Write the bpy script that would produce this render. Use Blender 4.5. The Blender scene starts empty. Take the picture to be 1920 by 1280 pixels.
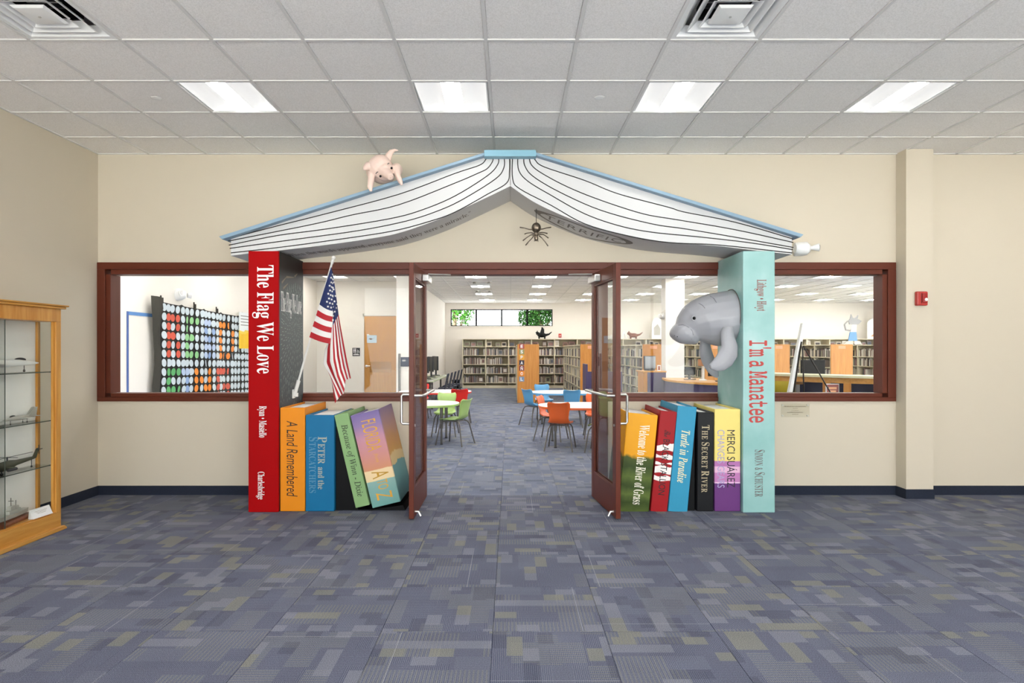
import bpy, bmesh, math, random
from mathutils import Vector, Matrix, Euler
R = math.radians
SC = bpy.context.scene
COL = SC.collection
random.seed(11)

# ---------------------------------------------------------------- camera, world, sun, exposure
FPX, CX, CY, EYE = 1120.0, 957.0, 655.0, 1.54
cam_data = bpy.data.cameras.new('camera')
cam_data.sensor_width = 36.0
cam_data.lens = FPX / 1920 * 36.0
cam_data.shift_x = (960 - CX) / 1920
cam_data.shift_y = (CY - 640) / 1920
cam_data.clip_start = 0.05
cam_data.clip_end = 200
cam = bpy.data.objects.new('camera', cam_data)
cam.location = (0, 0, EYE)
cam.rotation_euler = (R(90), 0, 0)
COL.objects.link(cam)
SC.camera = cam
world = bpy.data.worlds.new('world')
SC.world = world
world.use_nodes = True
wn = world.node_tree.nodes['Background']
wn.inputs['Color'].default_value = (0.93, 0.96, 1.0, 1)
wn.inputs['Strength'].default_value = 5.5
sun_data = bpy.data.lights.new('sun', 'SUN')
sun_data.energy = 26.0
sun_data.angle = R(1)
sun = bpy.data.objects.new('sun', sun_data)
sun.rotation_euler = (R(48), 0, R(-14))
sun.location = (0, -3, 12)
COL.objects.link(sun)
SC.view_settings.view_transform = 'Standard'
SC.view_settings.look = 'None'
SC.view_settings.gamma = 1
SC.view_settings.use_curve_mapping = False
SC.view_settings.exposure = 0.42
LAMP = 21.0        # emission of the ceiling light lenses

# ---------------------------------------------------------------- helpers
def lin(c):
    if isinstance(c, str):
        c = [int(c[i:i+2], 16) / 255 for i in (0, 2, 4)]
    return tuple((v / 12.92 if v <= .04045 else ((v + .055) / 1.055) ** 2.4) for v in c[:3]) + (1,)

class NT:
    def __init__(s, name):
        s.m = bpy.data.materials.new(name); s.m.use_nodes = True
        s.t = s.m.node_tree; s.b = s.t.nodes['Principled BSDF']; s.o = s.t.nodes['Material Output']
    def n(s, typ, props=None, **ins):
        nd = s.t.nodes.new('ShaderNode' + typ)
        for k, v in (props or {}).items(): setattr(nd, k, v)
        for k, v in ins.items():
            key = int(k[1:]) if k[0] == '_' and k[1:].isdigit() else k.replace('_', ' ')
            s.put(nd.inputs[key], v)
        return nd
    def put(s, sock, v):
        if isinstance(v, bpy.types.NodeSocket): s.t.links.new(v, sock)
        elif hasattr(v, 'outputs'): s.t.links.new(v.outputs[0], sock)
        else: sock.default_value = v
    def math(s, op, a, b=0.0, c=0.0):
        return s.n('Math', {'operation': op}, _0=a, _1=b, _2=c).outputs[0]
    def mix(s, f, a, b, mode='MIX'):
        nd = s.t.nodes.new('ShaderNodeMix'); nd.data_type = 'RGBA'; nd.blend_type = mode
        s.put(nd.inputs[0], f); s.put(nd.inputs[6], a); s.put(nd.inputs[7], b)
        return nd.outputs[2]
    def ramp(s, f, stops, mode='LINEAR'):
        nd = s.t.nodes.new('ShaderNodeValToRGB'); cr = nd.color_ramp; cr.interpolation = mode
        while len(cr.elements) < len(stops): cr.elements.new(0.5)
        for e, (p, c) in zip(cr.elements, stops): e.position = p; e.color = lin(c)
        s.put(nd.inputs[0], f)
        return nd.outputs[0]
    def obj(s): return s.n('TexCoord').outputs['Object']
    def bump(s, h, strength=.2, dist=.01):
        nd = s.n('Bump', Height=h, Strength=strength, Distance=dist); s.put(s.b.inputs['Normal'], nd)

def mat(name, col, rough=.5, metal=0, spec=.5, vary=.06, scale=6.0, coat=0, emit=0):
    t = NT(name)
    c = lin(col)
    nz = t.n('TexNoise', None, Vector=t.obj(), Scale=scale, Detail=3.0)
    d = tuple(max(0, v * (1 - vary)) for v in c[:3]) + (1,)
    u = tuple(min(1, v * (1 + vary)) for v in c[:3]) + (1,)
    t.put(t.b.inputs['Base Color'], t.mix(nz.outputs[0], d, u))
    t.b.inputs['Roughness'].default_value = rough
    t.b.inputs['Metallic'].default_value = metal
    t.b.inputs['Specular IOR Level'].default_value = spec
    if coat: t.b.inputs['Coat Weight'].default_value = coat
    if emit:
        t.b.inputs['Emission Color'].default_value = c
        t.b.inputs['Emission Strength'].default_value = emit
    return t.m

def wood(name, c1, c2, rough=.35, axis=2, scale=1.0):
    t = NT(name)
    mp = t.n('Mapping', None, Vector=t.obj())
    sc = [14 * scale] * 3; sc[axis] = .9 * scale
    mp.inputs['Scale'].default_value = sc
    n1 = t.n('TexNoise', None, Vector=mp, Scale=1.6, Detail=5.0, Distortion=.6)
    n2 = t.n('TexNoise', None, Vector=mp, Scale=9.0, Detail=2.0)
    f = t.math('ADD', t.math('MULTIPLY', n1.outputs[0], .75), t.math('MULTIPLY', n2.outputs[0], .25))
    t.put(t.b.inputs['Base Color'], t.ramp(f, [(.32, c1), (.68, c2)]))
    t.b.inputs['Roughness'].default_value = rough
    return t.m

def bands(name, stops, axis=2, distort=0, nscale=8, rough=.4, mode='CONSTANT', lo=0.0, hi=1.0, streak=None):
    """stripes of flat print along one local axis (metres), edges roughened by noise"""
    t = NT(name); oc = t.obj()
    sep = t.n('SeparateXYZ', None, Vector=oc)
    z = sep.outputs[axis]
    if distort:
        nz = t.n('TexNoise', None, Vector=oc, Scale=nscale, Detail=4.0)
        z = t.math('ADD', z, t.math('MULTIPLY', t.math('SUBTRACT', nz.outputs[0], .5), distort))
    f = t.math('DIVIDE', t.math('SUBTRACT', z, lo), hi - lo)
    c = t.ramp(f, stops, mode)
    nz = t.n('TexNoise', None, Vector=oc, Scale=14.0, Detail=4.0)
    c = t.mix(t.math('MULTIPLY', nz.outputs[0], .16), c, (.9, .9, .9, 1), 'MULTIPLY')
    t.put(t.b.inputs['Base Color'], c)
    t.b.inputs['Roughness'].default_value = rough
    t.b.inputs['Specular IOR Level'].default_value = .25
    return t.m

def glassmat(name, tint=(.975, .985, .978), refl=.09):
    t = NT(name)
    tr = t.n('BsdfTransparent'); tr.inputs[0].default_value = tint + (1,)
    gl = t.n('BsdfGlossy'); gl.inputs['Roughness'].default_value = .01
    lw = t.n('LayerWeight'); lw.inputs['Blend'].default_value = .12
    f = t.math('ADD', t.math('MULTIPLY', lw.outputs['Fresnel'], .35), refl * .12)
    mx = t.n('MixShader', None, _0=f, _1=tr, _2=gl)
    t.put(t.o.inputs['Surface'], mx)
    return t.m

class MB:
    def __init__(s): s.v = []; s.f = []; s.mi = []; s.cur = 0
    def add(s, vs, fs):
        b = len(s.v); s.v += [tuple(p) for p in vs]
        for f in fs: s.f.append(tuple(i + b for i in f)); s.mi.append(s.cur)
        return s
    def box(s, x0, y0, z0, x1, y1, z1, M=None):
        vs = [(x, y, z) for z in (z0, z1) for y in (y0, y1) for x in (x0, x1)]
        if M is not None: vs = [M @ Vector(p) for p in vs]
        return s.add(vs, [(0, 2, 3, 1), (4, 5, 7, 6), (0, 1, 5, 4), (2, 6, 7, 3), (0, 4, 6, 2), (1, 3, 7, 5)])
    def rings(s, rs, closed=True, cap0=True, cap1=True):
        n = len(rs[0]); vs = [p for r in rs for p in r]; fs = []
        for i in range(len(rs) - 1):
            for j in range(n if closed else n - 1):
                k = (j + 1) % n
                fs.append((i*n + j, i*n + k, (i+1)*n + k, (i+1)*n + j))
        if closed and cap0: fs.append(tuple(range(n - 1, -1, -1)))
        if closed and cap1: fs.append(tuple((len(rs) - 1) * n + j for j in range(n)))
        return s.add(vs, fs)
    def tube(s, pts, r, n=8, cap=True):
        pts = [Vector(p) for p in pts]; rs = []; up = None
        for i, p in enumerate(pts):
            d = (pts[min(i + 1, len(pts) - 1)] - pts[max(i - 1, 0)]).normalized()
            if up is None: up = Vector((0, 0, 1)) if abs(d.z) < .9 else Vector((0, 1, 0))
            a = d.cross(up).normalized(); b = a.cross(d).normalized(); up = b
            rr = r[i] if isinstance(r, (list, tuple)) else r
            rs.append([p + a * math.cos(t) * rr + b * math.sin(t) * rr for t in [2*math.pi*k/n for k in range(n)]])
        return s.rings(rs, True, cap, cap)
    def lathe(s, prof, n=16, c=(0, 0, 0), M=None):
        rs = [[Vector((c[0] + r * math.cos(t), c[1] + r * math.sin(t), c[2] + z)) for t in [2*math.pi*k/n for k in range(n)]] for r, z in prof]
        if M is not None: rs = [[M @ p for p in r] for r in rs]
        return s.rings(rs)
    def ball(s, c, r, n=14, m=9, M=None):
        if not isinstance(r, (list, tuple)): r = (r, r, r)
        rs = []
        for i in range(m + 1):
            a = math.pi * (i + .02) / (m + .04) - math.pi / 2
            rs.append([Vector((r[0]*math.cos(a)*math.cos(t), r[1]*math.cos(a)*math.sin(t), r[2]*math.sin(a))) for t in [2*math.pi*k/n for k in range(n)]])
        if M is not None: rs = [[M @ p for p in q] for q in rs]
        return s.rings([[Vector(c) + p for p in q] for q in rs])
    def prism(s, poly, a, b, axis=1):
        """polygon in the plane across axis, extruded a..b"""
        def P(u, v, w): return {1: (u, w, v), 0: (w, u, v), 2: (u, v, w)}[axis]
        n = len(poly)
        vs = [P(u, v, a) for u, v in poly] + [P(u, v, b) for u, v in poly]
        fs = [tuple(range(n)), tuple(range(2*n - 1, n - 1, -1))] + [(j, j + n, (j + 1) % n + n, (j + 1) % n) for j in range(n)]
        return s.add(vs, fs)
    def mesh(s, name, mats, smooth=False, bevel=0, seg=2):
        me = bpy.data.meshes.new(name); me.from_pydata(s.v, [], s.f)
        for m in (mats if isinstance(mats, (list, tuple)) else [mats]): me.materials.append(m)
        for p, i in zip(me.polygons, s.mi): p.material_index = i
        bm = bmesh.new(); bm.from_mesh(me)
        bmesh.ops.recalc_face_normals(bm, faces=bm.faces)
        if bevel:
            bmesh.ops.bevel(bm, geom=[e for e in bm.edges if len(e.link_faces) == 2 and e.calc_face_angle(0) > .5], offset=bevel, segments=seg, affect='EDGES', profile=.5, clamp_overlap=True)
        bm.to_mesh(me); bm.free()
        if smooth:
            me.polygons.foreach_set('use_smooth', [True] * len(me.polygons))
            if smooth != 'all': me.set_sharp_from_angle(angle=R(40))
        return me

def O(name, me, parent=None, loc=(0, 0, 0), rot=(0, 0, 0), **tags):
    o = bpy.data.objects.new(name, me); COL.objects.link(o)
    o.location = loc; o.rotation_euler = rot
    if parent is not None: o.parent = parent
    for k, v in tags.items(): o[k] = v
    return o
def part(name, mb, m, parent, smooth=False, bevel=0, loc=(0, 0, 0), rot=(0, 0, 0), **tags):
    return O(name, mb.mesh(name, m, smooth, bevel), parent, loc, rot, **tags)
def thing(name, label, cat, loc=(0, 0, 0), rot=(0, 0, 0), group=None, kind=None):
    o = O(name, None, None, loc, rot)
    if label: o['label'] = label
    if cat: o['category'] = cat
    if group: o['group'] = group
    if kind: o['kind'] = kind
    o.empty_display_size = .1
    return o
def copy_tree(o, parent=None):
    c = o.copy(); COL.objects.link(c)
    if parent is not None: c.parent = parent
    for ch in list(o.children): copy_tree(ch, c)
    return c
def B(*a): return MB().box(*a)

def blob(name, mb, m, voxel=.01, smooth=6):
    """closed overlapping shapes melted into one continuous skin"""
    me = mb.mesh(name, m); o = bpy.data.objects.new(name, me); COL.objects.link(o)
    r = o.modifiers.new('r', 'REMESH'); r.mode = 'VOXEL'; r.voxel_size = voxel
    k = o.modifiers.new('s', 'SMOOTH'); k.iterations = smooth; k.factor = .6
    dg = bpy.context.evaluated_depsgraph_get()
    out = bpy.data.meshes.new_from_object(o.evaluated_get(dg))
    bpy.data.objects.remove(o)
    out.name = name
    out.polygons.foreach_set('use_smooth', [True] * len(out.polygons))
    if not out.materials: out.materials.append(m)
    return out

# lettering: flat outlines of real type, cut to a box of known size
STY = {'serif': 0x1D400, 'italic': 0x1D434, 'bolditalic': 0x1D468, 'script': 0x1D4D0, 'mono': 0x1D670, 'sans': 0}
def styled(s, st):
    b = STY[st]
    if not b: return s
    o = ''
    for c in s:
        if 'A' <= c <= 'Z': o += chr(b + ord(c) - 65)
        elif 'a' <= c <= 'z': o += '\u210e' if (st == 'italic' and c == 'h') else chr(b + 26 + ord(c) - 97)
        else: o += c
    return o
def glyphs(s, st, bold=0, spacing=1.0):
    c = bpy.data.curves.new('t', 'FONT'); c.body = styled(s, st); c.resolution_u = 4
    c.offset = bold; c.space_character = spacing
    o = bpy.data.objects.new('t', c); COL.objects.link(o)
    me = bpy.data.meshes.new_from_object(o)
    vs = [tuple(v.co) for v in me.vertices]; fs = [tuple(p.vertices) for p in me.polygons]
    bpy.data.objects.remove(o); bpy.data.meshes.remove(me); bpy.data.curves.remove(c)
    return vs, fs
def lettermesh(name, runs, st, m, w=None, h=None, fn=None, slant=0, bold=0, spacing=1.0):
    """runs: text, or list of (text, size). Fitted to width w and height h, centred on the origin in XY."""
    if isinstance(runs, str): runs = [(runs, 1.0)]
    V = []; F = []; x = 0
    for s, k in runs:
        if not s.strip(): x += .3 * k; continue
        vs, fs = glyphs(s, st, bold, spacing)
        b = len(V); V += [(x + a*k, c*k) for a, c, _ in vs]; F += [tuple(i + b for i in f) for f in fs]
        x = max(p[0] for p in V) + .1 * k
    V = [(a + slant * b, b) for a, b in V]
    x0 = min(p[0] for p in V); x1 = max(p[0] for p in V); y0 = min(p[1] for p in V); y1 = max(p[1] for p in V)
    sx = (w / (x1 - x0)) if w else None; sy = (h / (y1 - y0)) if h else None
    sx = sx or sy; sy = sy or sx
    V = [((a - (x0 + x1)/2) * sx, (b - (y0 + y1)/2) * sy, 0) for a, b in V]
    if fn: V = [fn(*p) for p in V]
    me = bpy.data.meshes.new(name); me.from_pydata(V, [], F); me.materials.append(m)
    return me
FRONT = (R(90), 0, 0)                      # letters on a face that looks to the camera
DOWN = tuple(Matrix(((0, 1, 0), (0, 0, -1), (-1, 0, 0))).to_euler())                   # the same, running from top to bottom
def letters(parent, runs, st, m, loc, w=None, h=None, rot=DOWN, name='lettering', **k):
    return O(name, lettermesh(name, runs, st, m, w, h, **k), parent, loc, rot)

# ---------------------------------------------------------------- materials
M = {}
M['wall'] = mat('wall_paint', 'D3C8B4', .75, vary=.012, scale=3)
M['lwall'] = mat('library_wall_paint', 'EDE7DE', .75, vary=.012, scale=3)
M['frame'] = mat('red_brown_paint', '602A19', .4, vary=.05, scale=4, spec=.3)
M['white'] = mat('white_plastic', 'EEEEEC', .4, vary=.02)
M['paper'] = mat('white_paper', 'EDEDEA', .6, vary=.02)
M['page'] = mat('book_page_paint', 'CDCDCD', .5, vary=.01)
M['ink'] = mat('page_line_ink', '2C2927', .7, spec=.1)
M['printgrey'] = mat('grey_print', '7F7B76', .7)
M['black'] = mat('black_paint', '060607', .55, spec=.2)
M['dark'] = mat('dark_grey', '2A2B2D', .5)
M['steel'] = mat('brushed_steel', 'C9C8C4', .28, 1, vary=.03)
M['chairmetal'] = mat('grey_metal_leg', '6A6763', .35, .7)
M['darkmetal'] = mat('black_metal', '28241F', .35, .6)
M['oak'] = wood('honey_oak', 'B9761F', 'D9A150', .35)
M['oakd'] = wood('end_panel_oak', 'B87428', 'CF9040', .4)
M['oakh'] = wood('honey_oak_along', 'C08230', 'D8A253', .35, axis=1)
M['glass'] = glassmat('window_glass')
M['cglass'] = glassmat('case_glass', (.965, .975, .965), .02)
M['shelf'] = mat('putty_shelf_paint', 'DDD3B8', .5, vary=.02)
M['purple'] = mat('purple_laminate', '41375F', .45)
M['navy'] = mat('navy_plastic', '20263C', .5)
M['blueroof'] = mat('pale_blue_paint', '849FB3', .4, vary=.05)
M['spineblue'] = mat('sky_blue_paint', '84B2C4', .4, vary=.05)
M['base'] = mat('navy_carpet_base', '1D2434', .95, vary=.25, scale=60)
M['red'] = mat('red_book_paint', 'A20307', .55, vary=.03, spec=.1)
M['lwhite'] = mat('white_lettering', 'F2F0EC', .5)
M['pig'] = mat('pink_pig_paint', 'EBD0C2', .45, vary=.04)
M['piginner'] = mat('pink_ear_inside', 'D79A80', .5)
M['mana'] = mat('manatee_grey_paint', '9FA0A5', .28, vary=.06, scale=5)
M['spider'] = mat('bronze_spider', '7A6E60', .28, .8, vary=.3, scale=40)

t = NT('ceiling_tile_face')
oc = t.n('NewGeometry').outputs['Position']
n1 = t.n('TexNoise', None, Vector=oc, Scale=140.0, Detail=2.0)
n2 = t.n('TexVoronoi', None, Vector=oc, Scale=110.0)
c = t.ramp(n1.outputs[0], [(.35, 'E9E6E2'), (.6, 'F8F5F2')])
t.put(t.b.inputs['Base Color'], c); t.b.inputs['Roughness'].default_value = .9
t.bump(n2.outputs[0], .25, .002)
M['ctile'] = t.m
M['grid'] = mat('ceiling_grid_white', 'E0DEDB', .5, vary=.01)

def carpet(name, world_pos, c_base, c_base2, c_lt, c_ol):
    t = NT(name)
    loc = t.obj() if not world_pos else t.n('NewGeometry').outputs['Position']
    rnd = t.n('ObjectInfo').outputs['Random']
    off = t.n('CombineXYZ', None, X=t.math('MULTIPLY', rnd, 37.3), Y=t.math('MULTIPLY', rnd, 71.7))
    v = t.n('VectorMath', {'operation': 'ADD'}, _0=loc, _1=off).outputs[0]
    def brick(w, h, o, sq, f2, shift=0):
        vv = t.n('VectorMath', {'operation': 'ADD'}, _0=v, _1=(shift, shift * 1.7, 0)).outputs[0]
        b = t.n('TexBrick', {'offset': o, 'squash': sq, 'squash_frequency': f2}, Vector=vv, Scale=1.0)
        b.inputs['Color1'].default_value = (0, 0, 0, 1); b.inputs['Color2'].default_value = (1, 1, 1, 1)
        b.inputs['Mortar Size'].default_value = 0
        b.inputs['Brick Width'].default_value = w; b.inputs['Row Height'].default_value = h
        return b.outputs[0]
    a = brick(.125, .082, .37, 1.6, 3)
    b2 = brick(.21, .125, .6, 1.5, 2, 3.3)
    s1 = t.n('SeparateXYZ', None, Vector=v)
    x, y = s1.outputs[0], s1.outputs[1]
    def stripe(u, per, duty): return t.math('LESS_THAN', t.math('FRACT', t.math('DIVIDE', u, per)), duty)
    base = t.ramp(b2, [(0, c_base), (.3, c_base2), (.62, c_base), (.82, c_base2)], 'CONSTANT')
    y = s1.outputs[1]
    pick = t.ramp(brick(.17, .10, .45, 1.4, 2, 7.7), [(0, '000000'), (.38, 'FFFFFF')], 'CONSTANT')
    fine = t.math('ADD', t.math('MULTIPLY', stripe(x, .0095, .45), pick), t.math('MULTIPLY', stripe(y, .0095, .45), t.math('SUBTRACT', 1.0, pick)))
    wide = stripe(x, .021, .4)
    # groups of coarse stripes in some blocks
    blk = t.ramp(b2, [(0, '000000'), (.35, 'FFFFFF'), (.6, '000000'), (.75, 'FFFFFF'), (.93, '000000')], 'CONSTANT')
    c = t.mix(t.math('MULTIPLY', fine, .55), base, lin(c_lt))
    c = t.mix(t.math('MULTIPLY', t.math('MULTIPLY', wide, blk), .34), c, lin(c_ol))
    fm = t.ramp(a, [(0, '000000'), (.78, 'FFFFFF')], 'CONSTANT')
    fc = t.ramp(a, [(0, c_lt), (.84, c_ol), (.93, c_lt)], 'CONSTANT')
    c = t.mix(t.math('MULTIPLY', fm, .6), c, fc)
    dm = t.ramp(a, [(0, 'FFFFFF'), (.10, '000000')], 'CONSTANT')
    c = t.mix(t.math('MULTIPLY', dm, .25), c, lin('3C4154'))
    if not world_pos:
        s2 = t.n('SeparateXYZ', None, Vector=loc)
        lx = t.math('ABSOLUTE', t.math('SUBTRACT', s2.outputs[0], t.math('SUBTRACT', t.math('MULTIPLY', rnd, .5), .25)))
        ln = t.math('LESS_THAN', lx, .0016)
        ln = t.math('MULTIPLY', ln, t.math('GREATER_THAN', t.math('FRACT', t.math('MULTIPLY', rnd, 7.77)), .45))
        c = t.mix(t.math('MULTIPLY', ln, .75), c, lin('C9CAD0'))
    nz = t.n('TexNoise', None, Vector=v, Scale=260.0, Detail=2.0)
    nl = t.n('TexNoise', None, Vector=v, Scale=2.5, Detail=2.0)
    c = t.mix(1.0, c, t.ramp(nz.outputs[0], [(.3, '9C9C9C'), (.7, 'FFFFFF')]), 'MULTIPLY')
    c = t.mix(.5, c, t.ramp(nl.outputs[0], [(.3, 'D8D8D8'), (.7, 'FFFFFF')]), 'MULTIPLY')
    t.put(t.b.inputs['Base Color'], c)
    t.b.inputs['Roughness'].default_value = .95
    t.b.inputs['Specular IOR Level'].default_value = .15
    t.bump(nz.outputs[0], .3, .004)
    return t.m
CC = ('686E87', '737990', 'A3A5B2', 'A9A896')
M['carpet'] = carpet('carpet_tile_pile', False, *CC)
CL = ('7A849E', '8791AA', 'A9AEBC', 'ABABA0')     # lighter, bluer carpet colours for the library floor
M['carpetl'] = carpet('library_carpet_tile_pile', False, *CL)
M['carpetw'] = carpet('carpet_pile_far', True, *CL)
# ================================================================ ROOM
D = 6.33                     # plane of the partition with the book gate
XL, XR, YB = -4.37, 8.0, -4.2
ZC, ZL = 3.61, 3.45          # hall and library ceilings
LX0, LX1, LY1 = -5.41, 15.5, 24.5
def structure(name, mb, m, **k):
    o = O(name, mb.mesh(name, m)); o['kind'] = 'structure'
    for a, b in k.items(): o[a] = b
    return o

# carpet: tiles one by one where they can be told apart, the rest in the material
G = .6096
GX, GY = -.096, 3.267
fb = MB(); fb.box(-5.6, YB - .2, -.1, LX1 + .2, LY1 + .2, -.006)
tx0, tx1 = GX - 7*G, GX + 10*G            # hall field (clipped at the wall)
ty0 = GY - 2*G; tyw = GY + 5*G
ux0, ux1, uy1 = GX - 4*G, GX + 5*G, GY + 16*G
fb.box(-5.6, YB - .2, -.006, LX1 + .2, ty0, 0)
fb.box(-5.6, ty0, -.006, tx0, LY1 + .2, 0)
fb.box(tx1, ty0, -.006, LX1 + .2, LY1 + .2, 0)
fb.box(tx0, tyw, -.006, ux0, LY1 + .2, 0)
fb.box(ux1, tyw, -.006, tx1, LY1 + .2, 0)
fb.box(ux0, uy1, -.006, ux1, LY1 + .2, 0)
floor = structure('floor', fb, M['carpetw'])
h = G/2 - .0012
tm = MB()
zz = [(-.006, 0), (-.0015, 0), (0, .0015)]
tm.rings([[(sx*(h - i), sy*(h - i), z) for sx, sy in ((-1,-1),(1,-1),(1,1),(-1,1))] for z, i in zz])
tme = tm.mesh('carpet_tile', M['carpet']); tml = tm.mesh('carpet_tile', M['carpetl'])
cells = [(i, j) for j in range(-2, 5) for i in range(-7, 10)] + [(i, j) for j in range(5, 16) for i in range(-4, 5)]
for i, j in cells:
    O('carpet_tile', tme if j < 5 else tml, floor, (GX + (i + .5)*G, GY + (j + .5)*G, 0), (0, 0, R(90) * ((i + j) % 2) + R(180) * random.randint(0, 1)))

# ceilings
CGX, CGY = -.165, 5.825
cb = MB(); cb.box(XL - .2, YB - .2, ZC + .13, XR + .2, D + .15, ZC + .25)
ceil = structure('ceiling', cb, M['ctile'])
cols = [CGX + k*G for k in range(-7, 14)]
rows = [CGY - k*G for k in range(-1, 17)]
lights = [(k, r) for r in (1, 5, 9, 13) for k in (-4, -1, 2, 5, 8, 11)]
vents = [(-5, 3), (2, 3)]
hh = .294
tl = MB().rings([[(sx*(hh - i), sy*(hh - i), z) for sx, sy in ((-1,-1),(1,-1),(1,1),(-1,1))] for z, i in ((.028, 0), (.004, 0), (0, .004))])
tle = tl.mesh('ceiling_tile', M['ctile'])
def cell(k, r): return CGX + (k + .5)*G, CGY - (r + .5)*G
for r in range(-1, 16):
    for k in range(-7, 13):
        if (k, r) in lights or (k, r) in vents: continue
        x, y = cell(k, r)
        if x < XL or x > 7.6 or y < -3.6: continue
        if x - hh < XL or y + hh > D:
            x0 = max(x - hh, XL + .002); y1 = min(y + hh, D - .002)
            if y1 - (y - hh) < .05 or x + hh - x0 < .05: continue
            part('ceiling_tile', B(x0, y - hh, ZC + .002, x + hh, y1, ZC + .03), M['ctile'], ceil)
        else: O('ceiling_tile', tle, ceil, (x, y, ZC + .001))
for x in cols:
    if x > XL and x < XR: part('ceiling_runner', B(x - .0115, YB, ZC - .006, x + .0115, D, ZC + .004), M['grid'], ceil)
for y in rows:
    if y > YB and y < D: part('cross_runner', B(XL, y - .0115, ZC - .0055, XR, y + .0115, ZC + .004), M['grid'], ceil)
part('edge_angle', B(XL, D - .022, ZC - .006, XR, D, ZC + .004).box(XL, YB, ZC - .006, XL + .022, D, ZC + .004), M['grid'], ceil)

lc = MB().box(LX0 - .2, D + .15, ZL, LX1 + .2, LY1 + .2, ZL + .12)
ceil2 = structure('ceiling', lc, M['ctile'])
g = MB()
LGX = -.6
for k in range(-8, 27):
    x = LGX + k*G
    if LX0 < x < LX1: g.box(x - .012, D + .2, ZL - .008, x + .012, LY1, ZL + .002)
y = 7.0
while y < LY1: g.box(LX0, y - .012, ZL - .0075, LX1, y + .012, ZL + .002); y += G
part('ceiling_grid', g, M['grid'], ceil2, kind='stuff')

# walls of the hall
structure('wall_left', B(XL - .15, YB, 0, XL, D, ZC + .14), M['wall'])
structure('wall_right', B(XR, YB, 0, XR + .15, D, ZC + .14), M['wall'])
# storefront glazing added to the unseen wall behind the camera, to bring in daylight
structure('wall_back', B(XL - .15, YB - .15, 0, -4.2, YB, ZC + .14).box(6.8, YB - .15, 0, XR + .15, YB, ZC + .14).box(-4.2, YB - .15, 0, 6.8, YB, .1).box(-4.2, YB - .15, 3.3, 6.8, YB, ZC + .14), M['wall'])
w4 = thing('window_4', None, None, (0, 0, 0), kind='structure')
for k in range(9): part('window_mullion', B(-4.2 + k*1.375 - .03, YB - .11, .1, -4.2 + k*1.375 + .03, YB - .04, 3.3), M['frame'], w4)
for k in range(8): part('pane', B(-4.17 + k*1.375, YB - .08, .1, -4.2 + (k + 1)*1.375 - .03, YB - .074, 3.3), M['glass'], w4)
M['paleconc'] = mat('pale_bounce_concrete', 'CFCCC4', .8)
pv = structure('bounce_pavement', B(-25, -34, -.2, LX1 + .15, YB - .16, -.02), M['paleconc'])  # unseen pale ground, added to bounce daylight up to the hall ceiling
for nm, xx, yy, zz2, sx, sz, rz in (('daylight_portal', 1.3, YB - .2, 1.7, 11, 3.2, 0), ('daylight_portal', LX1 + .3, 15, 1.9, 14, 2.2, 90)):
    pd = bpy.data.lights.new(nm, 'AREA'); pd.shape = 'RECTANGLE'; pd.size = sx; pd.size_y = sz; pd.cycles.is_portal = True
    po = bpy.data.objects.new(nm, pd); po.location = (xx, yy, zz2); po.rotation_euler = (R(90), 0, R(rz)); COL.objects.link(po)
WT = D + .15
ZF0, ZF1 = .992, 2.461       # window frame bottom / top
DJ0, DJ1 = -1.03, 1.03       # outer edges of door frame
WR = 4.075
w = MB()
w.box(XL, D, ZF1, WR, WT, ZC + .14)
w.box(XL, D, 0, DJ0, WT, ZF0)
w.box(DJ1, D, 0, WR, WT, ZF0)
w.box(WR, D, 0, XR + .15, WT, ZC + .14)
structure('wall_front', w, M['wall'])
structure('wall_pier', B(4.085, 6.166, 0, 4.366, D, ZC), M['wall'])
# carpet base
def base(name, mb): return structure(name, mb, M['base'])
BH = .098
base('baseboard_left', B(XL, YB, 0, XL + .008, D, BH))
base('baseboard_front', B(XL, D - .008, 0, -2.48, D, BH).box(2.5, D - .008, 0, 4.085, D, BH).box(4.366, D - .008, 0, XR, D, BH).box(4.077, 6.158, 0, 4.374, 6.166, BH).box(4.077, 6.166, 0, 4.085, D - .008, BH).box(4.366, 6.166, 0, 4.374, D - .008, BH))
base('baseboard_right', B(XR - .008, YB, 0, XR, D, BH))
# walls of the library
PY = 14.6
structure('wall_side', B(LX0 - .15, WT, 0, LX0, 16.7, ZL + .02), M['lwall'])
structure('wall_alcove', B(LX0 - .15, 16.7, 0, -2.67, 16.85, ZL + .02), M['lwall'])
structure('wall_partition', B(-2.78, PY + .35, 0, -2.67, LY1, ZL + .02).box(-2.79, PY, 0, -2.5, PY + .35, ZL + .02), M['lwall'])
wx0, wx1, wz0, wz1 = -2.45, 1.73, 2.5, 3.19
structure('wall_far', B(-2.8, LY1, 0, wx0, LY1 + .2, ZL + .02).box(wx1, LY1, 0, LX1 + .15, LY1 + .2, ZL + .02).box(wx0, LY1, 0, wx1, LY1 + .2, wz0).box(wx0, LY1, wz1, wx1, LY1 + .2, ZL + .02), M['lwall'])
structure('wall_east', B(LX1, WT, 0, LX1 + .15, 8, ZL + .02).box(LX1, 22, 0, LX1 + .15, LY1, ZL + .02).box(LX1, 8, 0, LX1 + .15, 22, .8).box(LX1, 8, 3.0, LX1 + .15, 22, ZL + .02), M['lwall'])
w5 = thing('window_5', None, None, (0, 0, 0), kind='structure')  # unseen library windows, added to let in more daylight
for k in range(9): part('window_mullion', B(LX1 + .04, 8 + k*1.75 - .03, .8, LX1 + .11, 8 + k*1.75 + .03, 3.0), M['frame'], w5)
for k in range(8): part('pane', B(LX1 + .07, 8.03 + k*1.75, .8, LX1 + .076, 8 + (k + 1)*1.75 - .03, 3.0), M['glass'], w5)
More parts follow.
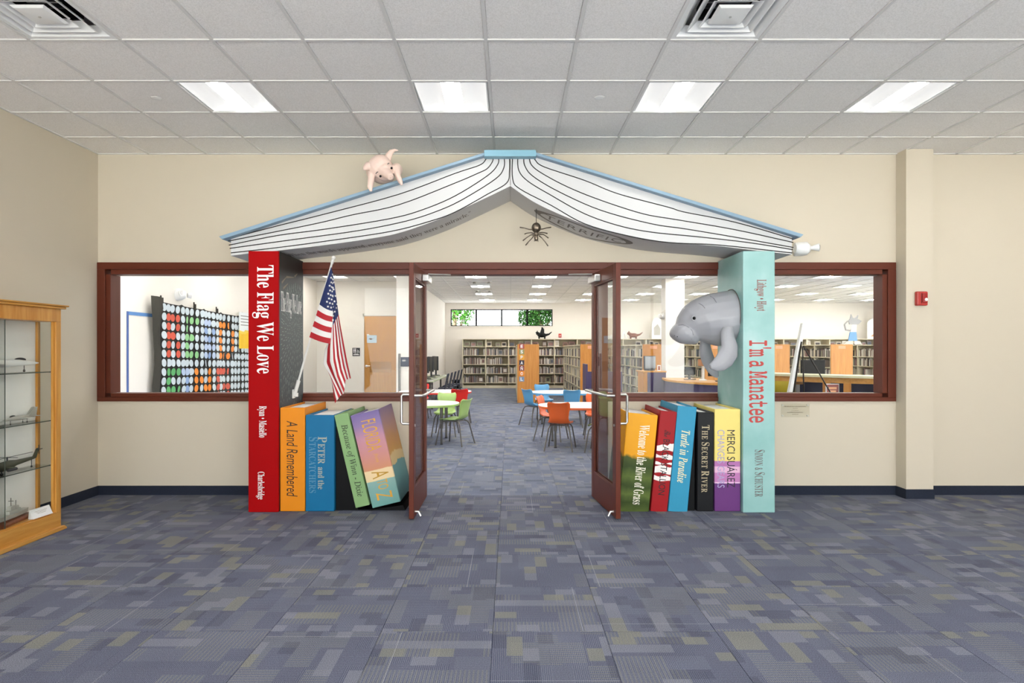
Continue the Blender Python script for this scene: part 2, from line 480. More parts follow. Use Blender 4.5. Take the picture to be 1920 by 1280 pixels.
structure('bounce_pavement', B(LX1 + .16, -34, -.2, 40, 60, -.02), M['paleconc'])  # more added ground, outside the added library windows
structure('column', B(4.157, 16, 0, 4.66, 16.45, ZL), M['lwall'])
base('baseboard_partition', B(-2.67, PY + .36, 0, -2.66, LY1, BH))

# ---- window frames in the partition: stepped red-brown steel
def member(name, parent, x0, z0, x1, z1, inner):
    """outer band with a slightly deeper step on the inner side"""
    m = B(x0, D - .022, z0, x1, WT + .02, z1)
    part(name, m, M['frame'], parent, bevel=.003)
def winframe(n, x0, x1, jl, jr):
    wn_ = thing('window_%d' % n, None, None, (0, 0, 0), kind='structure')
    a, b = .075, .055
    # outer band and recessed inner band, per side
    for nm, q in (('frame_head', (x0, ZF1 - a, x1, ZF1)), ('frame_sill', (x0, ZF0, x1, ZF0 + .045))):
        member(nm, wn_, *q, None)
    part('inner_head', B(x0 + jl, D - .006, ZF1 - .125, x1 - jr, WT + .005, ZF1 - a), M['frame'], wn_, bevel=.003)
    part('inner_sill', B(x0 + jl, D - .006, ZF0 + .045, x1 - jr, WT + .005, ZF0 + .085), M['frame'], wn_, bevel=.003)
    if jl:
        part('frame_jamb', B(x0, D - .022, ZF0 + .045, x0 + .085, WT + .02, ZF1 - a), M['frame'], wn_, bevel=.003)
        part('inner_jamb', B(x0 + .085, D - .006, ZF0 + .085, x0 + .136, WT + .005, ZF1 - .125), M['frame'], wn_, bevel=.003)
    if jr:
        part('frame_jamb', B(x1 - .085, D - .022, ZF0 + .045, x1, WT + .02, ZF1 - a), M['frame'], wn_, bevel=.003)
        part('inner_jamb', B(x1 - .136, D - .006, ZF0 + .085, x1 - .085, WT + .005, ZF1 - .125), M['frame'], wn_, bevel=.003)
    gx0 = x0 + (.136 if jl else 0); gx1 = x1 - (.136 if jr else 0)
    mid = -2.34 if n == 1 else 2.35
    part('mullion', B(mid - .03, D - .006, ZF0 + .085, mid + .03, WT + .005, ZF1 - .125), M['frame'], wn_, bevel=.003)
    for u0, u1 in ((gx0, mid - .03), (mid + .03, gx1)):
        part('pane', B(u0, D + .07, ZF0 + .085, u1, D + .078, ZF1 - .125), M['glass'], wn_)
    return wn_
winframe(1, XL + .002, DJ0, .136, 0)
winframe(2, DJ1, WR, 0, .136)
df = thing('trim_1', None, None, kind='structure')
for x0, x1 in ((DJ0, -.93), (.93, DJ1)):
    part('door_jamb', B(x0, D - .022, 0, x1, WT + .02, 2.335), M['frame'], df, bevel=.004)
part('door_head', B(DJ0, D - .022, ZF1 - .075, DJ1, WT + .02, ZF1), M['frame'], df, bevel=.004)
part('door_head_stop', B(DJ0, D - .006, 2.335, DJ1, WT + .005, ZF1 - .075), M['frame'], df, bevel=.004)

# ---- the two glazed door leaves, swung open towards the hall
def leaf(n, hx, hy, ang, side):
    """local x runs from the hinge to the free edge, local +y is the push side"""
    L, T, H = .85, .045, 2.325
    d = thing('door_%d' % n, None, None, (hx, hy, 0), (0, 0, ang), kind='structure')
    z0 = .012
    t2 = T/2
    part('stile', B(0, -t2, z0, .085, t2, H), M['frame'], d, bevel=.004)
    part('stile', B(L - .10, -t2, z0, L, t2, H), M['frame'], d, bevel=.004)
    part('top_rail', B(.085, -t2, H - .125, L - .10, t2, H), M['frame'], d, bevel=.003)
    part('bottom_rail', B(.085, -t2, z0, L - .10, t2, .28), M['frame'], d, bevel=.003)
    bd = MB()
    for s in (-1, 1):
        y0, y1 = sorted((s*.006, s*(t2 - .004)))
        bd.box(.085, y0, .28, .099, y1, H - .125).box(L - .114, y0, .28, L - .10, y1, H - .125)
        bd.box(.099, y0, .28, L - .114, y1, .294).box(.099, y0, H - .139, L - .114, y1, H - .125)
    part('glazing_bead', bd, M['frame'], d)
    part('pane', B(.085, -.004, .28, L - .10, .004, H - .125), M['glass'], d)
    # push bar on the inner side, pull handle on the hall side
    k = side
    zb = 1.12
    pts = [(.05, k*.02, zb), (.05, k*.085, zb), (.065, k*.1, zb), (L - .10, k*.1, zb), (L - .055, k*.085, zb), (L - .04, k*.02, zb)]
    pb = MB().tube(pts, .0125, 10)
    part('push_bar', pb, M['steel'], d, smooth=True, label='brushed steel push bar')
    hp = [(L - .05, -k*.02, 1.13), (L - .05, -k*.085, 1.13), (L - .05, -k*.098, 1.117), (L - .05, -k*.098, .877), (L - .05, -k*.085, .864), (L - .05, -k*.02, .864)]
    part('pull_handle', MB().tube(hp, .0115, 10), M['steel'], d, smooth=True, label='brushed steel pull handle')
    ly0, ly1 = sorted((k*t2, k*(t2 + .004)))
    part('lock_cylinder', MB().tube([(L - .05, -t2 - .006, .85), (L - .05, t2 + .006, .85)], .013, 12), M['steel'], d, smooth=True)
    y0, y1 = sorted((k*t2, k*(t2 + .065)))
    cl = part('door_closer', B(.10, y0, H - .115, .36, y1, H - .045), M['steel'], d, bevel=.008, label='silver door closer body')
    am = MB().tube([(.16, k*(t2 + .035), H - .042), (.16, k*(t2 + .035), H - .02), (.06, k*.22, H - .012), (.02, k*.27, H - .01)], .008, 8)
    part('closer_arm', am, M['steel'], cl, smooth=True)
    part('door_stop', MB().tube([(L - .07, k*t2, .06), (L - .07, k*(t2 + .03), .06), (L - .07, k*(t2 + .05), .02)], .011, 8), M['steel'], d, smooth=True)
leaf(1, -.893, 6.235, R(-90), 1)
leaf(2, .868, 6.235, R(-90 + 7.2), -1)

# far clerestory window and the trees behind it
w3 = thing('window_3', None, None, kind='structure')
blk = M['black']
part('window_frame', B(wx0, LY1 + .03, wz0, wx1, LY1 + .09, wz0 + .03).box(wx0, LY1 + .03, wz1 - .035, wx1, LY1 + .09, wz1).box(wx0, LY1 + .03, wz0, wx0 + .04, LY1 + .09, wz1).box(wx1 - .04, LY1 + .03, wz0, wx1, LY1 + .09, wz1), blk, w3)
ww = (wx1 - wx0) / 4
for k in range(4):
    part('pane', B(wx0 + k*ww + .03, LY1 + .05, wz0 + .02, wx0 + (k+1)*ww - .03, LY1 + .056, wz1 - .02), M['glass'], w3)
for k in (1, 2, 3): part('window_mullion', B(wx0 + k*ww - .035, LY1 + .03, wz0, wx0 + k*ww + .035, LY1 + .09, wz1), blk, w3)
part('window_sill', B(wx0 - .06, LY1 - .05, wz0 - .035, wx1 + .06, LY1 + .03, wz0), M['lwall'], w3)

M['leaf1'] = mat('leaf_green', '2A5018', .8, vary=.4, scale=3, spec=.05)
M['leaf2'] = mat('dark_leaf_green', '132B0B', .8, vary=.5, scale=2, spec=.05)
M['bark'] = mat('bark', '5B4A38', .9, vary=.3, scale=20)
def tree(x, y, hgt, clumps, nleaf, size, m, label):
    t = thing('tree', label, 'tree', (x, y, 0), group='trees outside the high window')
    tr = MB().tube([(0, 0, 0), (.05, 0, hgt*.5), (0, 0, hgt*.8)], [.16, .11, .05], 8)
    for cx, cz, cr in clumps: tr.tube([(0, 0, hgt*.45), (cx*.5, .1, (cz + hgt*.45)/2), (cx, 0, cz)], [.06, .04, .015], 6)
    part('trunk', tr, M['bark'], t, smooth=True)
    f = MB()
    for cx, cz, cr in clumps:
        for _ in range(nleaf):
            v = Vector((random.gauss(0, 1), random.gauss(0, 1), random.gauss(0, 1))).normalized() * cr * random.random() ** .45
            c = Vector((cx, 0, cz)) + v
            e = Euler((random.uniform(0, 6), random.uniform(0, 6), random.uniform(0, 6))).to_matrix()
            s = size * random.uniform(.6, 1.3)
            f.add([c + e @ Vector(p) for p in ((-s, 0, 0), (0, -s*.45, 0), (s, 0, 0), (0, s*.45, 0))], [(0, 1, 2, 3)])
    part('foliage', f, m, t, kind='stuff')
tree(-2.85, 30, 4.6, [(.1, 3.3, .55), (.75, 3.65, .42), (.2, 3.6, .3), (-.35, 3.0, .6), (.6, 3.1, .4)], 260, .07, M['leaf1'], 'light green young tree seen in the first pane of the high window')
tree(1.35, 29, 4.8, [(-.55, 3.1, .5), (-.25, 3.6, .45), (.35, 3.3, .75), (.9, 3.4, .8), (.5, 3.9, .7), (-.1, 2.9, .6), (1.4, 3.2, .7)], 700, .08, M['leaf2'], 'dense dark green tree filling the last pane of the high window')

# ================================================================ CEILING FIXTURES
t = NT('lamp_lens'); t.b.inputs['Base Color'].default_value = (.9, .9, .9, 1)
t.b.inputs['Emission Color'].default_value = (1, .985, .96, 1); t.b.inputs['Emission Strength'].default_value = LAMP
M['lens'] = t.m
M['reflector'] = mat('lamp_reflector_white', 'F6F6F4', .5, vary=.005)
t = NT('lamp_wing_glow'); t.b.inputs['Base Color'].default_value = (.35, .35, .35, 1)
t.b.inputs['Emission Color'].default_value = (1, .99, .97, 1); t.b.inputs['Emission Strength'].default_value = LAMP*.024  # faint glow added so the reflector wings look lit
M['wing'] = t.m
def make_light():
    t = thing('ceiling_light', 'x', 'ceiling light', (0, 0, 0))
    a = .292
    part('housing', MB().rings([[(sx*q, sy*q, z) for sx, sy in ((-1,-1),(1,-1),(1,1),(-1,1))] for q, z in ((a, .0), (a, .09), (a - .004, .09), (a - .004, .006), (a - .016, .0))], cap0=False, cap1=False).box(-a, -a, .088, a, a, .092), M['reflector'], t)
    for s in (-1, 1):      # curved reflector wings on both sides of the lens
        rs = []
        for k in range(7):
            q = k/6; x = s*(.075 + (a - .085 - .005)*q); z = .012 + .065*math.sin(math.pi*q)**.8 * (1 - .3*q) if 0 < q < 1 else .006
            rs.append([(x, -a + .006, z), (x, a - .006, z)])
        vs = [p for r in rs for p in r]
        part('reflector_wing', MB().add(vs, [(2*i, 2*i + 1, 2*i + 3, 2*i + 2) for i in range(6)]), M['wing'], t, smooth='all')
    pr = [(-.075, .03), (-.06, .012), (-.03, .0), (.03, .0), (.06, .012), (.075, .03)]
    part('lens', MB().prism(pr, -a + .01, a - .01, 1), M['lens'], t, label='bright frosted lens')
    return t
first = make_light(); used = False
t = NT('library_lens'); t.b.inputs['Base Color'].default_value = (.9, .9, .9, 1)
t.b.inputs['Emission Color'].default_value = (1, .97, .92, 1); t.b.inputs['Emission Strength'].default_value = LAMP*2.7
lib_lens = [c for c in first.children if c.name.startswith('lens')][0].data.copy(); lib_lens.materials.clear(); lib_lens.materials.append(t.m)
t = NT('library_wing_glow'); t.b.inputs['Base Color'].default_value = (.5, .5, .5, 1)
t.b.inputs['Emission Color'].default_value = (1, .98, .94, 1); t.b.inputs['Emission Strength'].default_value = LAMP*.07  # stronger added glow for the library wings
lib_wing = {}
for c_ in first.children:
    if c_.name.startswith('reflector_wing'):
        q_ = c_.data.copy(); q_.materials.clear(); q_.materials.append(t.m); lib_wing[c_.data.name] = q_; lib_wing[q_.name] = q_
places = {-4: 'leftmost column', -1: 'second column from left', 2: 'third column from left', 5: 'fourth column from left', 8: 'fifth column from left', 11: 'last column, by the right wall'}
rn = {1: 'row by the gate', 5: 'second row', 9: 'third row', 13: 'last row'}
for (k, r) in lights:
    o = first if not used else copy_tree(first); used = True
    x, y = cell(k, r); o.location = (x, y, ZC)
    o['label'] = 'square ceiling light in the %s, %s' % (rn[r], places[k])
    o['group'] = 'hall ceiling lights'
rown = ['first', 'second', 'third', 'fourth', 'fifth', 'sixth', 'last']; ri = -1
for yy in (8.3, 10.7, 13.1, 15.5, 17.9, 20.35, 22.8):
    ri += 1
    for k in range(-2, 9):
        x = -.9 + 1.83*k
        if x < -2.6 and yy > 15.6: continue
        if k in (3,) and yy < 14: continue
        o = copy_tree(first); o.location = (x, yy, ZL - .026); o.scale = (1, 1, .26)
        for ch in o.children:
            if ch.name.startswith('lens'): ch.data = lib_lens
            if ch.name.startswith('reflector_wing'): ch.data = lib_wing[ch.data.name]
        o['label'] = 'library ceiling light in the %s row behind the partition, column %s from the left' % (rown[ri], ['one', 'two', 'three', 'four', 'five', 'six', 'seven', 'eight', 'nine', 'ten', 'eleven'][k + 2])
        o['group'] = 'library ceiling lights'

def vent(x, y, label):
    t = thing('air_diffuser', label, 'air vent', (x, y, ZC), group='hall air diffusers')
    a = .292
    def sq(q, z): return [(sx*q, sy*q, z) for sx, sy in ((-1,-1),(1,-1),(1,1),(-1,1))]
    part('neck', MB().rings([sq(.16, .2), sq(.16, .055)], cap1=False), M['black'], t)
    part('outer_cone', MB().rings([sq(a, .0), sq(a - .03, .0), sq(a - .075, .05), sq(a - .07, .055), sq(a - .024, .006), sq(a, .006)], cap0=False, cap1=False), M['white'], t)
    part('middle_cone', MB().rings([sq(.215, .0), sq(.205, .0), sq(.155, .045), sq(.16, .05)], cap0=False, cap1=False), M['white'], t)
    part('inner_cone', MB().rings([sq(.15, -.004), sq(.142, -.004), sq(.105, .03), sq(.11, .035)], cap0=False, cap1=False), M['white'], t)
    part('centre_plate', MB().rings([sq(.105, .0), sq(.09, -.012), sq(.02, -.016)]), M['white'], t)
    part('plate_screw', MB().tube([(0, 0, -.016), (0, 0, -.02)], .008, 10), M['steel'], t)
    part('damper_blade', B(-.15, -.005, .08, .15, .005, .11).box(-.15, -.08, .08, .15, -.07, .11).box(-.15, .07, .08, .15, .08, .11), M['dark'], t)
x, y = cell(-5, 3); vent(x, y, 'white square air diffuser in the ceiling, upper left')
x, y = cell(2, 3); vent(x, y, 'white square air diffuser in the ceiling, right of centre')
# close cells behind vents so no gap shows
for i, (px, py) in enumerate(((293, 184), (1124, 183))):
    d = 1120*(ZC - EYE)/(CY - py); x = (px - CX)*d/1120
    t = thing('sprinkler_cap', 'small round white sprinkler cap in the ceiling, %s of the ridge' % ('far left' if i == 0 else 'right'), 'sprinkler', (x, d, ZC), group='ceiling sprinkler caps')
    part('cap_disc', MB().lathe([(.036, 0), (.036, -.004), (.02, -.007), (.001, -.007)], 20), M['white'], t, smooth=True)
    part('cap_ring', MB().lathe([(.042, 0), (.042, -.002), (.037, -.003)], 20), M['grid'], t, smooth=True)
# projector-like speaker panels and vents of the library ceiling
for i, (px, py, d) in enumerate(((903, 535, 16.6), (906, 551, 19.2))):
    x = (px - CX)*d/1120
    t = thing('pendant_track', 'small grey twin spotlight on the library ceiling, %s one' % ('nearer' if i == 0 else 'farther'), 'spotlight', (x, d, ZL), group='library twin spotlights')
    part('mounting_plate', B(-.28, -.05, -.03, .28, .05, 0), M['grid'], t, bevel=.004)
    for s in (-1, 1): part('spot_head', MB().lathe([(.02, 0), (.04, -.02), (.05, -.07), (.04, -.07)], 14, (s*.2, 0, -.02)), M['steel'], t, smooth=True)
# ================================================================ THE BOOK GATE
FD = 5.68
def PX(px, py, d): return ((px - CX)*d/FPX, d, EYE + (CY - py)*d/FPX)

# ---- pillar books
def pillar(x0, x1, zt, front, side_mat, label, face_side):
    """a tall upright book: spine to the hall, boards left and right, back against the wall"""
    t = thing('pillar_book', label, 'book sculpture', ((x0 + x1)/2, FRONT_Y, 0))
    w = (x1 - x0)/2; dep = D - FRONT_Y - .001
    part('spine', B(-w, 0, 0, w, .03, zt), front, t, bevel=.006)
    for s in (-1, 1):
        a, b = sorted((s*w, s*(w - .02)))
        part('cover_board', B(a, .03, 0, b, dep, zt), side_mat, t)
    part('page_block', B(-w + .02, .03, .0, w - .02, dep, zt - .004), M['page'], t)
    return t
t = NT('cover_chalk_black')
oc = t.obj()
nz = t.n('TexNoise', None, Vector=oc, Scale=3.0, Detail=5.0)
sp = t.n('SeparateXYZ', None, Vector=oc)
c = t.ramp(t.math('ADD', t.math('MULTIPLY', sp.outputs[2], .4), t.math('MULTIPLY', t.math('SUBTRACT', nz.outputs[0], .5), .12)), [(.3, '2E3032'), (.5, '4A4F51'), (.78, '5C6364'), (.93, '1A1713')])
t.put(t.b.inputs['Base Color'], c); t.b.inputs['Roughness'].default_value = .5
M['chalk'] = t.m
FRONT_Y = 5.655
rb = pillar(-2.482, -2.196, 2.472, M['red'], M['chalk'], 'tall red book pillar with white title, left support of the book roof', 1)
fy = -.0015
def zpx(py, d): return EYE + (CY - py)*d/FPX
def spine_text(parent, runs, st, m, px0, px1, py0, py1, d, cx, **k):
    """vertical lettering that fills the pixel box on a spine"""
    z0, z1 = zpx(py1, d), zpx(py0, d)
    x = ((px0 + px1)/2 - CX)*d/FPX - cx
    letters(parent, runs, st, m, (x, fy, (z0 + z1)/2), w=z1 - z0, h=(px1 - px0)*d/FPX, **k)
cxr = (-2.482 - 2.196)/2
spine_text(rb, 'The Flag We Love', 'serif', M['lwhite'], 473, 513, 497, 700, 5.655, cxr)
spine_text(rb, 'Ryan \u2022 Masiello', 'serif', M['lwhite'], 482, 500, 761, 820, 5.655, cxr)
spine_text(rb, 'Charlesbridge', 'serif', M['lwhite'], 480, 496, 884, 936, 5.655, cxr)
# inner cover of the red pillar: chalk fireworks and title
wr = (2.482 - 2.196)/2
sideR = (R(90), 0, R(90))
O('lettering', lettermesh('lettering', 'The Flag We Love', 'serif', M['lwhite'], w=.56, h=.25), rb, (wr + .0015, .34, 1.975), sideR)
fw = MB()
M['spark'] = mat('pale_green_chalk', 'A9BDAE', .8)
cy, cz = .46, 1.75
rr = random.Random(5)
def dash(m, y0, z0, y1, z1, wd):
    d = Vector((y1 - y0, z1 - z0)).normalized(); n = Vector((-d.y, d.x))*wd
    m.add([(wr + .001, y0 + n.x, z0 + n.y), (wr + .001, y0 - n.x, z0 - n.y), (wr + .001, y1 - n.x*.3, z1 - n.y*.3), (wr + .001, y1 + n.x*.3, z1 + n.y*.3)], [(0, 1, 2, 3)])
for ring in range(9):
    r0 = .05 + ring*.055
    n = 20 + ring*5
    for k in range(n):
        a = 2*math.pi*(k + rr.random()*.6)/n; q = r0 + rr.uniform(-.012, .012); L = .022 + .003*ring
        drop = -.10*q*q*3
        y0, z0 = cy + q*math.cos(a), cz + q*math.sin(a) + drop
        y1, z1 = cy + (q + L)*math.cos(a), cz + (q + L)*math.sin(a) + drop
        if .04 < y0 < .66 and .04 < y1 < .66: dash(fw, y0, z0, y1, z1, .0018 + .0002*ring)
for k in range(90):
    y0 = rr.uniform(.05, .62); z0 = rr.uniform(.95, 1.35); dash(fw, y0, z0, y0 + rr.uniform(-.01, .01), z0 - rr.uniform(.01, .04), .002)
part('firework_print', fw, M['spark'], rb, kind='stuff')
sw = MB()
for (y0, z0, y1, z1) in ((.08, 2.18, .2, 2.25), (.2, 2.25, .4, 2.27), (.12, 2.13, .24, 2.19), (.42, 2.28, .5, 2.32)): dash(sw, y0, z0, y1, z1, .012)
part('cloud_print', sw, mat('pale_sand_print', '8A7F70', .8), rb)

t = NT('teal_cover'); oc = t.obj()
nz = t.n('TexNoise', None, Vector=oc, Scale=2.2, Detail=4.0)
t.put(t.b.inputs['Base Color'], t.ramp(nz.outputs[0], [(.3, '82B3AE'), (.55, '98C2BE'), (.75, 'BCD4D4')])); t.b.inputs['Roughness'].default_value = .4
M['teal'] = t.m
FRONT_Y = 5.64
tx0, tx1 = 2.196, 2.498
tb = pillar(tx0, tx1, 2.470, M['teal'], M['teal'], 'tall pale teal book pillar carrying the manatee, right support of the book roof', -1)
cxt = (tx0 + tx1)/2
M['rust'] = mat('rust_red_lettering', '8E4B42', .6)
M['ired'] = mat('bright_red_lettering', 'B93A34', .5)
M['greyl'] = mat('grey_brown_lettering', '6E6460', .6)
spine_text(tb, 'Lithgow \u2022 Hoyt', 'serif', M['rust'], 1414, 1437, 524, 583, 5.64, cxt)
spine_text(tb, "I'm a Manatee", 'mono', M['ired'], 1404, 1446, 638, 792, 5.64, cxt, bold=.012)
spine_text(tb, [('S', 1.25), ('IMON', 1), (' ', 1), ('&', 1), (' ', 1), ('S', 1.25), ('CHUSTER', 1)], 'serif', M['greyl'], 1415, 1434, 843, 931, 5.64, cxt)

# ---- roof: an open book lying face down over the pillars
Y0, Y1 = 5.75, D - .002
leftb = [(-2.69, 2.443), (-2.5, 2.466), (-2.238, 2.492), (-1.776, 2.546), (-1.309, 2.613), (-1.047, 2.669), (-.688, 2.793), (-.38, 2.931), (0, 3.112)]
rightb = [(0, 3.112), (.252, 2.945), (.616, 2.782), (.873, 2.695), (1.278, 2.608), (1.597, 2.567), (2.0, 2.535), (2.32, 2.498), (2.71, 2.455)]
def smooth_curve(pts, n=8):
    out = []
    for i in range(len(pts) - 1):
        p0 = Vector(pts[max(i - 1, 0)]); p1 = Vector(pts[i]); p2 = Vector(pts[i + 1]); p3 = Vector(pts[min(i + 2, len(pts) - 1)])
        for k in range(n):
            u = k/n
            out.append(tuple(.5*((2*p1) + (-p0 + p2)*u + (2*p0 - 5*p1 + 4*p2 - p3)*u*u + (-p0 + 3*p1 - 3*p2 + p3)*u**3)))
    out.append(tuple(pts[-1])); return out
LB, RB = smooth_curve(leftb), smooth_curve(rightb)
def top_at(x):
    ax = abs(x)
    if ax <= .241: return 3.385
    e, z = (2.72, 2.592) if x < 0 else (2.735, 2.612)
    return 3.397 + (z - 3.397)*(ax - .241)/(e - .241)
roof = thing('book_roof', 'giant open white book lying face down as a gabled roof over the doorway', 'book sculpture', (0, Y0, 2.45))
oz = -2.45; dy = Y1 - Y0
def pages(curve, name):
    m = MB(); vs = []; n = len(curve)
    for x, z in curve:
        zt = top_at(x)
        vs += [(x, 0, z + oz), (x, 0, zt + oz), (x, dy, zt + oz), (x, dy, z + oz)]
    fs = []
    for i in range(n - 1):
        a, b = 4*i, 4*i + 4
        for j in range(4): fs.append((a + j, b + j, b + (j + 1) % 4, a + (j + 1) % 4))
    fs += [(0, 1, 2, 3), (4*n - 4, 4*n - 1, 4*n - 2, 4*n - 3)]
    m.add(vs, fs)
    return part(name, m, M['page'], roof, smooth=True)
pl = pages(LB, 'page_block'); pr_ = pages(RB, 'page_block')
def cover(s, ex, ez, th=.028):
    a = (s*.235, 3.418); b = (s*ex, ez)
    poly = [(a[0], a[1] + oz), (b[0], b[1] + oz), (b[0] - s*.03, b[1] - th + oz), (a[0], a[1] - th + oz)]
    part('cover_board', MB().prism(poly, 5.68 - Y0, dy), M['blueroof'], roof, bevel=.004)
cover(-1, 2.774, 2.615); cover(1, 2.79, 2.634)
part('spine', MB().prism([(-.25, 3.372 + oz), (.243, 3.372 + oz), (.247, 3.38 + oz), (.243, 3.428 + oz), (.235, 3.434 + oz), (-.243, 3.434 + oz), (-.25, 3.426 + oz)], 5.665 - Y0, dy), M['spineblue'], roof, bevel=.006)
def pline(pts, ox, oy, sc):
    w_ = [PX(ox + x/sc, oy + y/sc, Y0) for x, y in pts]
    c = smooth_curve([(p[0], p[2]) for p in w_], 5)
    part('page_line', MB().tube([(x, -.0005, z + oz) for x, z in c], .0046, 6), M['ink'], roof, smooth=True)
Ls = [[(1695,112),(1690,130),(1650,165),(1500,215),(1150,345),(700,465),(400,540),(88,622)],
 [(1735,112),(1733,140),(1700,185),(1640,215),(1500,275),(1150,410),(850,475),(620,530),(92,635)],
 [(1770,112),(1765,160),(1700,230),(1500,355),(1300,440),(1100,495),(700,560),(400,600),(97,660)],
 [(1805,112),(1803,180),(1750,250),(1550,375),(1400,445),(1200,510),(900,570),(500,625),(102,680)],
 [(1838,112),(1838,200),(1820,275),(1700,345),(1500,455),(1350,510),(1100,575),(700,635),(400,675),(110,708)]]
for l in Ls: pline(l, 400, 260, 3.31)
Rs = [[(200,108),(205,130),(260,170),(500,250),(700,330),(1000,410),(1100,440),(1400,500),(1750,601)],
 [(168,108),(180,155),(240,205),(400,290),(600,370),(850,450),(1050,485),(1400,545),(1752,622)],
 [(135,108),(140,160),(190,225),(350,320),(600,430),(900,510),(1100,540),(1400,590),(1752,652)],
 [(98,108),(105,190),(160,255),(300,340),(500,450),(700,520),(900,560),(1200,590),(1500,625),(1748,665)],
 [(67,108),(68,240),(110,300),(300,400),(500,510),(750,580),(1000,622),(1300,637),(1745,685)]]
for l in Rs: pline(l, 940, 260, 3.2)
part('gutter_line', MB().tube([(0, -.001, 3.37 + oz), (0, -.001, 3.118 + oz)], .003, 6).tube([(0, 0, 3.114 + oz), (0, dy, 3.114 + oz)], .003, 6), M['printgrey'], roof)
# print on the undersides
import bisect
def under(curve, x, y, off=.002):
    xs = [p[0] for p in curve]; i = min(max(bisect.bisect(xs, x) - 1, 0), len(xs) - 2)
    u = (x - xs[i])/(xs[i + 1] - xs[i]); z = curve[i][1]*(1 - u) + curve[i + 1][1]*u
    return (x, y, z + oz - off)
def serifq():
    runs = []
    st = lettermesh('quotation', '"...When the words appeared, everyone said they were a miracle."', 'serif', M['printgrey'], w=1.92, h=.20,
        fn=lambda a, b, c: under(LB, -1.36 + a, .30 - b))
    return st
O('quotation', serifq(), roof)
O('web_word', lettermesh('web_word', 'TERRIFIC', 'sans', M['printgrey'], w=.78, h=.16, fn=lambda a, b, c: under(RB, .74 + a, .30 - b), spacing=1.15), roof)
rg = MB()
n = 60
vs = []
for k in range(n):
    a = 2*math.pi*k/n
    for q in (1, .86 + .03*math.sin(a*5)): vs.append(under(RB, .74 + .50*q*math.cos(a), .30 + .22*q*math.sin(a)))
rg.add(vs, [(2*k, 2*k + 1, (2*k + 3) % (2*n), (2*k + 2) % (2*n)) for k in range(n)])
part('web_ring', rg, M['printgrey'], roof)

# ---- giant books on the floor
def giant(label, x, w, h, dep, tilt, face, side, y=FD, z=.002, pg=.018, name='giant_book', board=None):
    t = thing(name, label, 'book sculpture', (x, y, z), (0, R(tilt), 0), group='giant book sculptures beside the doors')
    part('spine', B(0, 0, 0, w, .028, h), face, t, bevel=.006)
    part('cover_board', B(0, .028, 0, .016, dep, h), side, t, bevel=.002)
    part('cover_board', B(w - .016, .028, 0, w, dep, h), board or side, t, bevel=.002)
    part('page_block', B(.016, .028, .006, w - .016, dep - .008, h - pg), M['paper'], t)
    return t
FY = -.0015
def gtext(t, runs, st, m, x, z, w, h, **k): return letters(t, runs, st, m, (x, FY, z), w=w, h=h, **k)
M['or'] = mat('orange_cover', 'E28A17', .45, spec=.25); M['bl'] = mat('deep_blue_cover', '0F6A96', .45, spec=.25)
M['gr'] = mat('sage_green_cover', '88AB74', .45, spec=.25); M['tq'] = mat('turquoise_cover', '3492B5', .45, spec=.25)
M['blk'] = mat('black_cover', '121214', .45, spec=.25); M['dred'] = mat('dark_red_cover', '9E1118', .45, spec=.25)
M['yl'] = mat('pale_yellow_cover', 'EBD77C', .4)
dep = D - FD - .004
b = giant('orange book with dark handwritten title, left-most of the floor books beside the red pillar', -2.19, .236, .985, dep, 0, M['or'], M['or'])
gtext(b, 'A Land Remembered', 'sans', mat('brown_black_lettering', '3A2613', .6), .115, .50, .72, .105, slant=.18)
b = giant('deep blue upright book with tan capitals, between the orange and the leaning green book', -1.948, .272, .915, dep, 0, M['bl'], M['bl'])
tan = mat('tan_lettering', '9FA79B', .6); tan2 = mat('faded_blue_lettering', '4E86A6', .6)
gtext(b, [('P', 1.3), ('ETER', 1), (' ', 1), ('and the', .9)], 'serif', tan, .16, .46, .50, .085)
gtext(b, [('S', 1.3), ('TARCATCHERS', 1)], 'serif', tan2, .075, .44, .53, .085)
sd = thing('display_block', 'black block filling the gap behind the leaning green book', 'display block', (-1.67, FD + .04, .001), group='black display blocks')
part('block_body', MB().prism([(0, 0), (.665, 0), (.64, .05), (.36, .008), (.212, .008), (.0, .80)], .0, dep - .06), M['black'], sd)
b = giant('sage green book with dark title leaning left against the blue book', -1.472, .135, .905, dep, -13.1, M['gr'], M['gr'], z=.031)
gtext(b, 'Because of Winn - Dixie', 'italic', mat('dark_green_lettering', '2F3B24', .6), .066, .45, .70, .078, slant=-.1, bold=.006)
fl = bands('sunset_cover', [(0, '6FA39C'), (.17, '7FA9A2'), (.27, '8CB0A8'), (.272, 'E8CFA0'), (.385, 'ECD0A4'), (.39, 'CF8E6C'), (.55, 'C98B86'), (.72, 'C08A9A'), (.87, '8D78A4'), (1, '76659A')], mode='LINEAR', lo=0, hi=.905, distort=.02)
fl2 = bands('sunset_cover_side', [(0, '5C9196'), (.36, '6B9EA0'), (.37, 'E4C890'), (.47, 'E8CB94'), (.49, 'D29A4E'), (.66, 'C8905C'), (.8, 'B78880'), (1, '8A719A')], mode='LINEAR', lo=0, hi=.905, distort=.16, nscale=5)
b = giant('sunset-painted book in purple, orange and teal leaning left beside the left door leaf', -1.312, .275, .903, dep - .02, -13.5, fl, fl, z=.03, board=fl2)
ye = mat('golden_lettering', 'D9A033', .5)
gtext(b, 'FLORIDA', 'sans', ye, .155, .68, .30, .14)
gtext(b, 'from', 'italic', ye, .15, .46, .09, .05)
gtext(b, 'A', 'sans', mat('dark_gold_lettering', 'B9891C', .5), .15, .30, .07, .16)
gtext(b, 'TO', 'sans', ye, .15, .20, .09, .10)
gtext(b, 'Z', 'sans', ye, .14, .095, .07, .15)
gy = .0
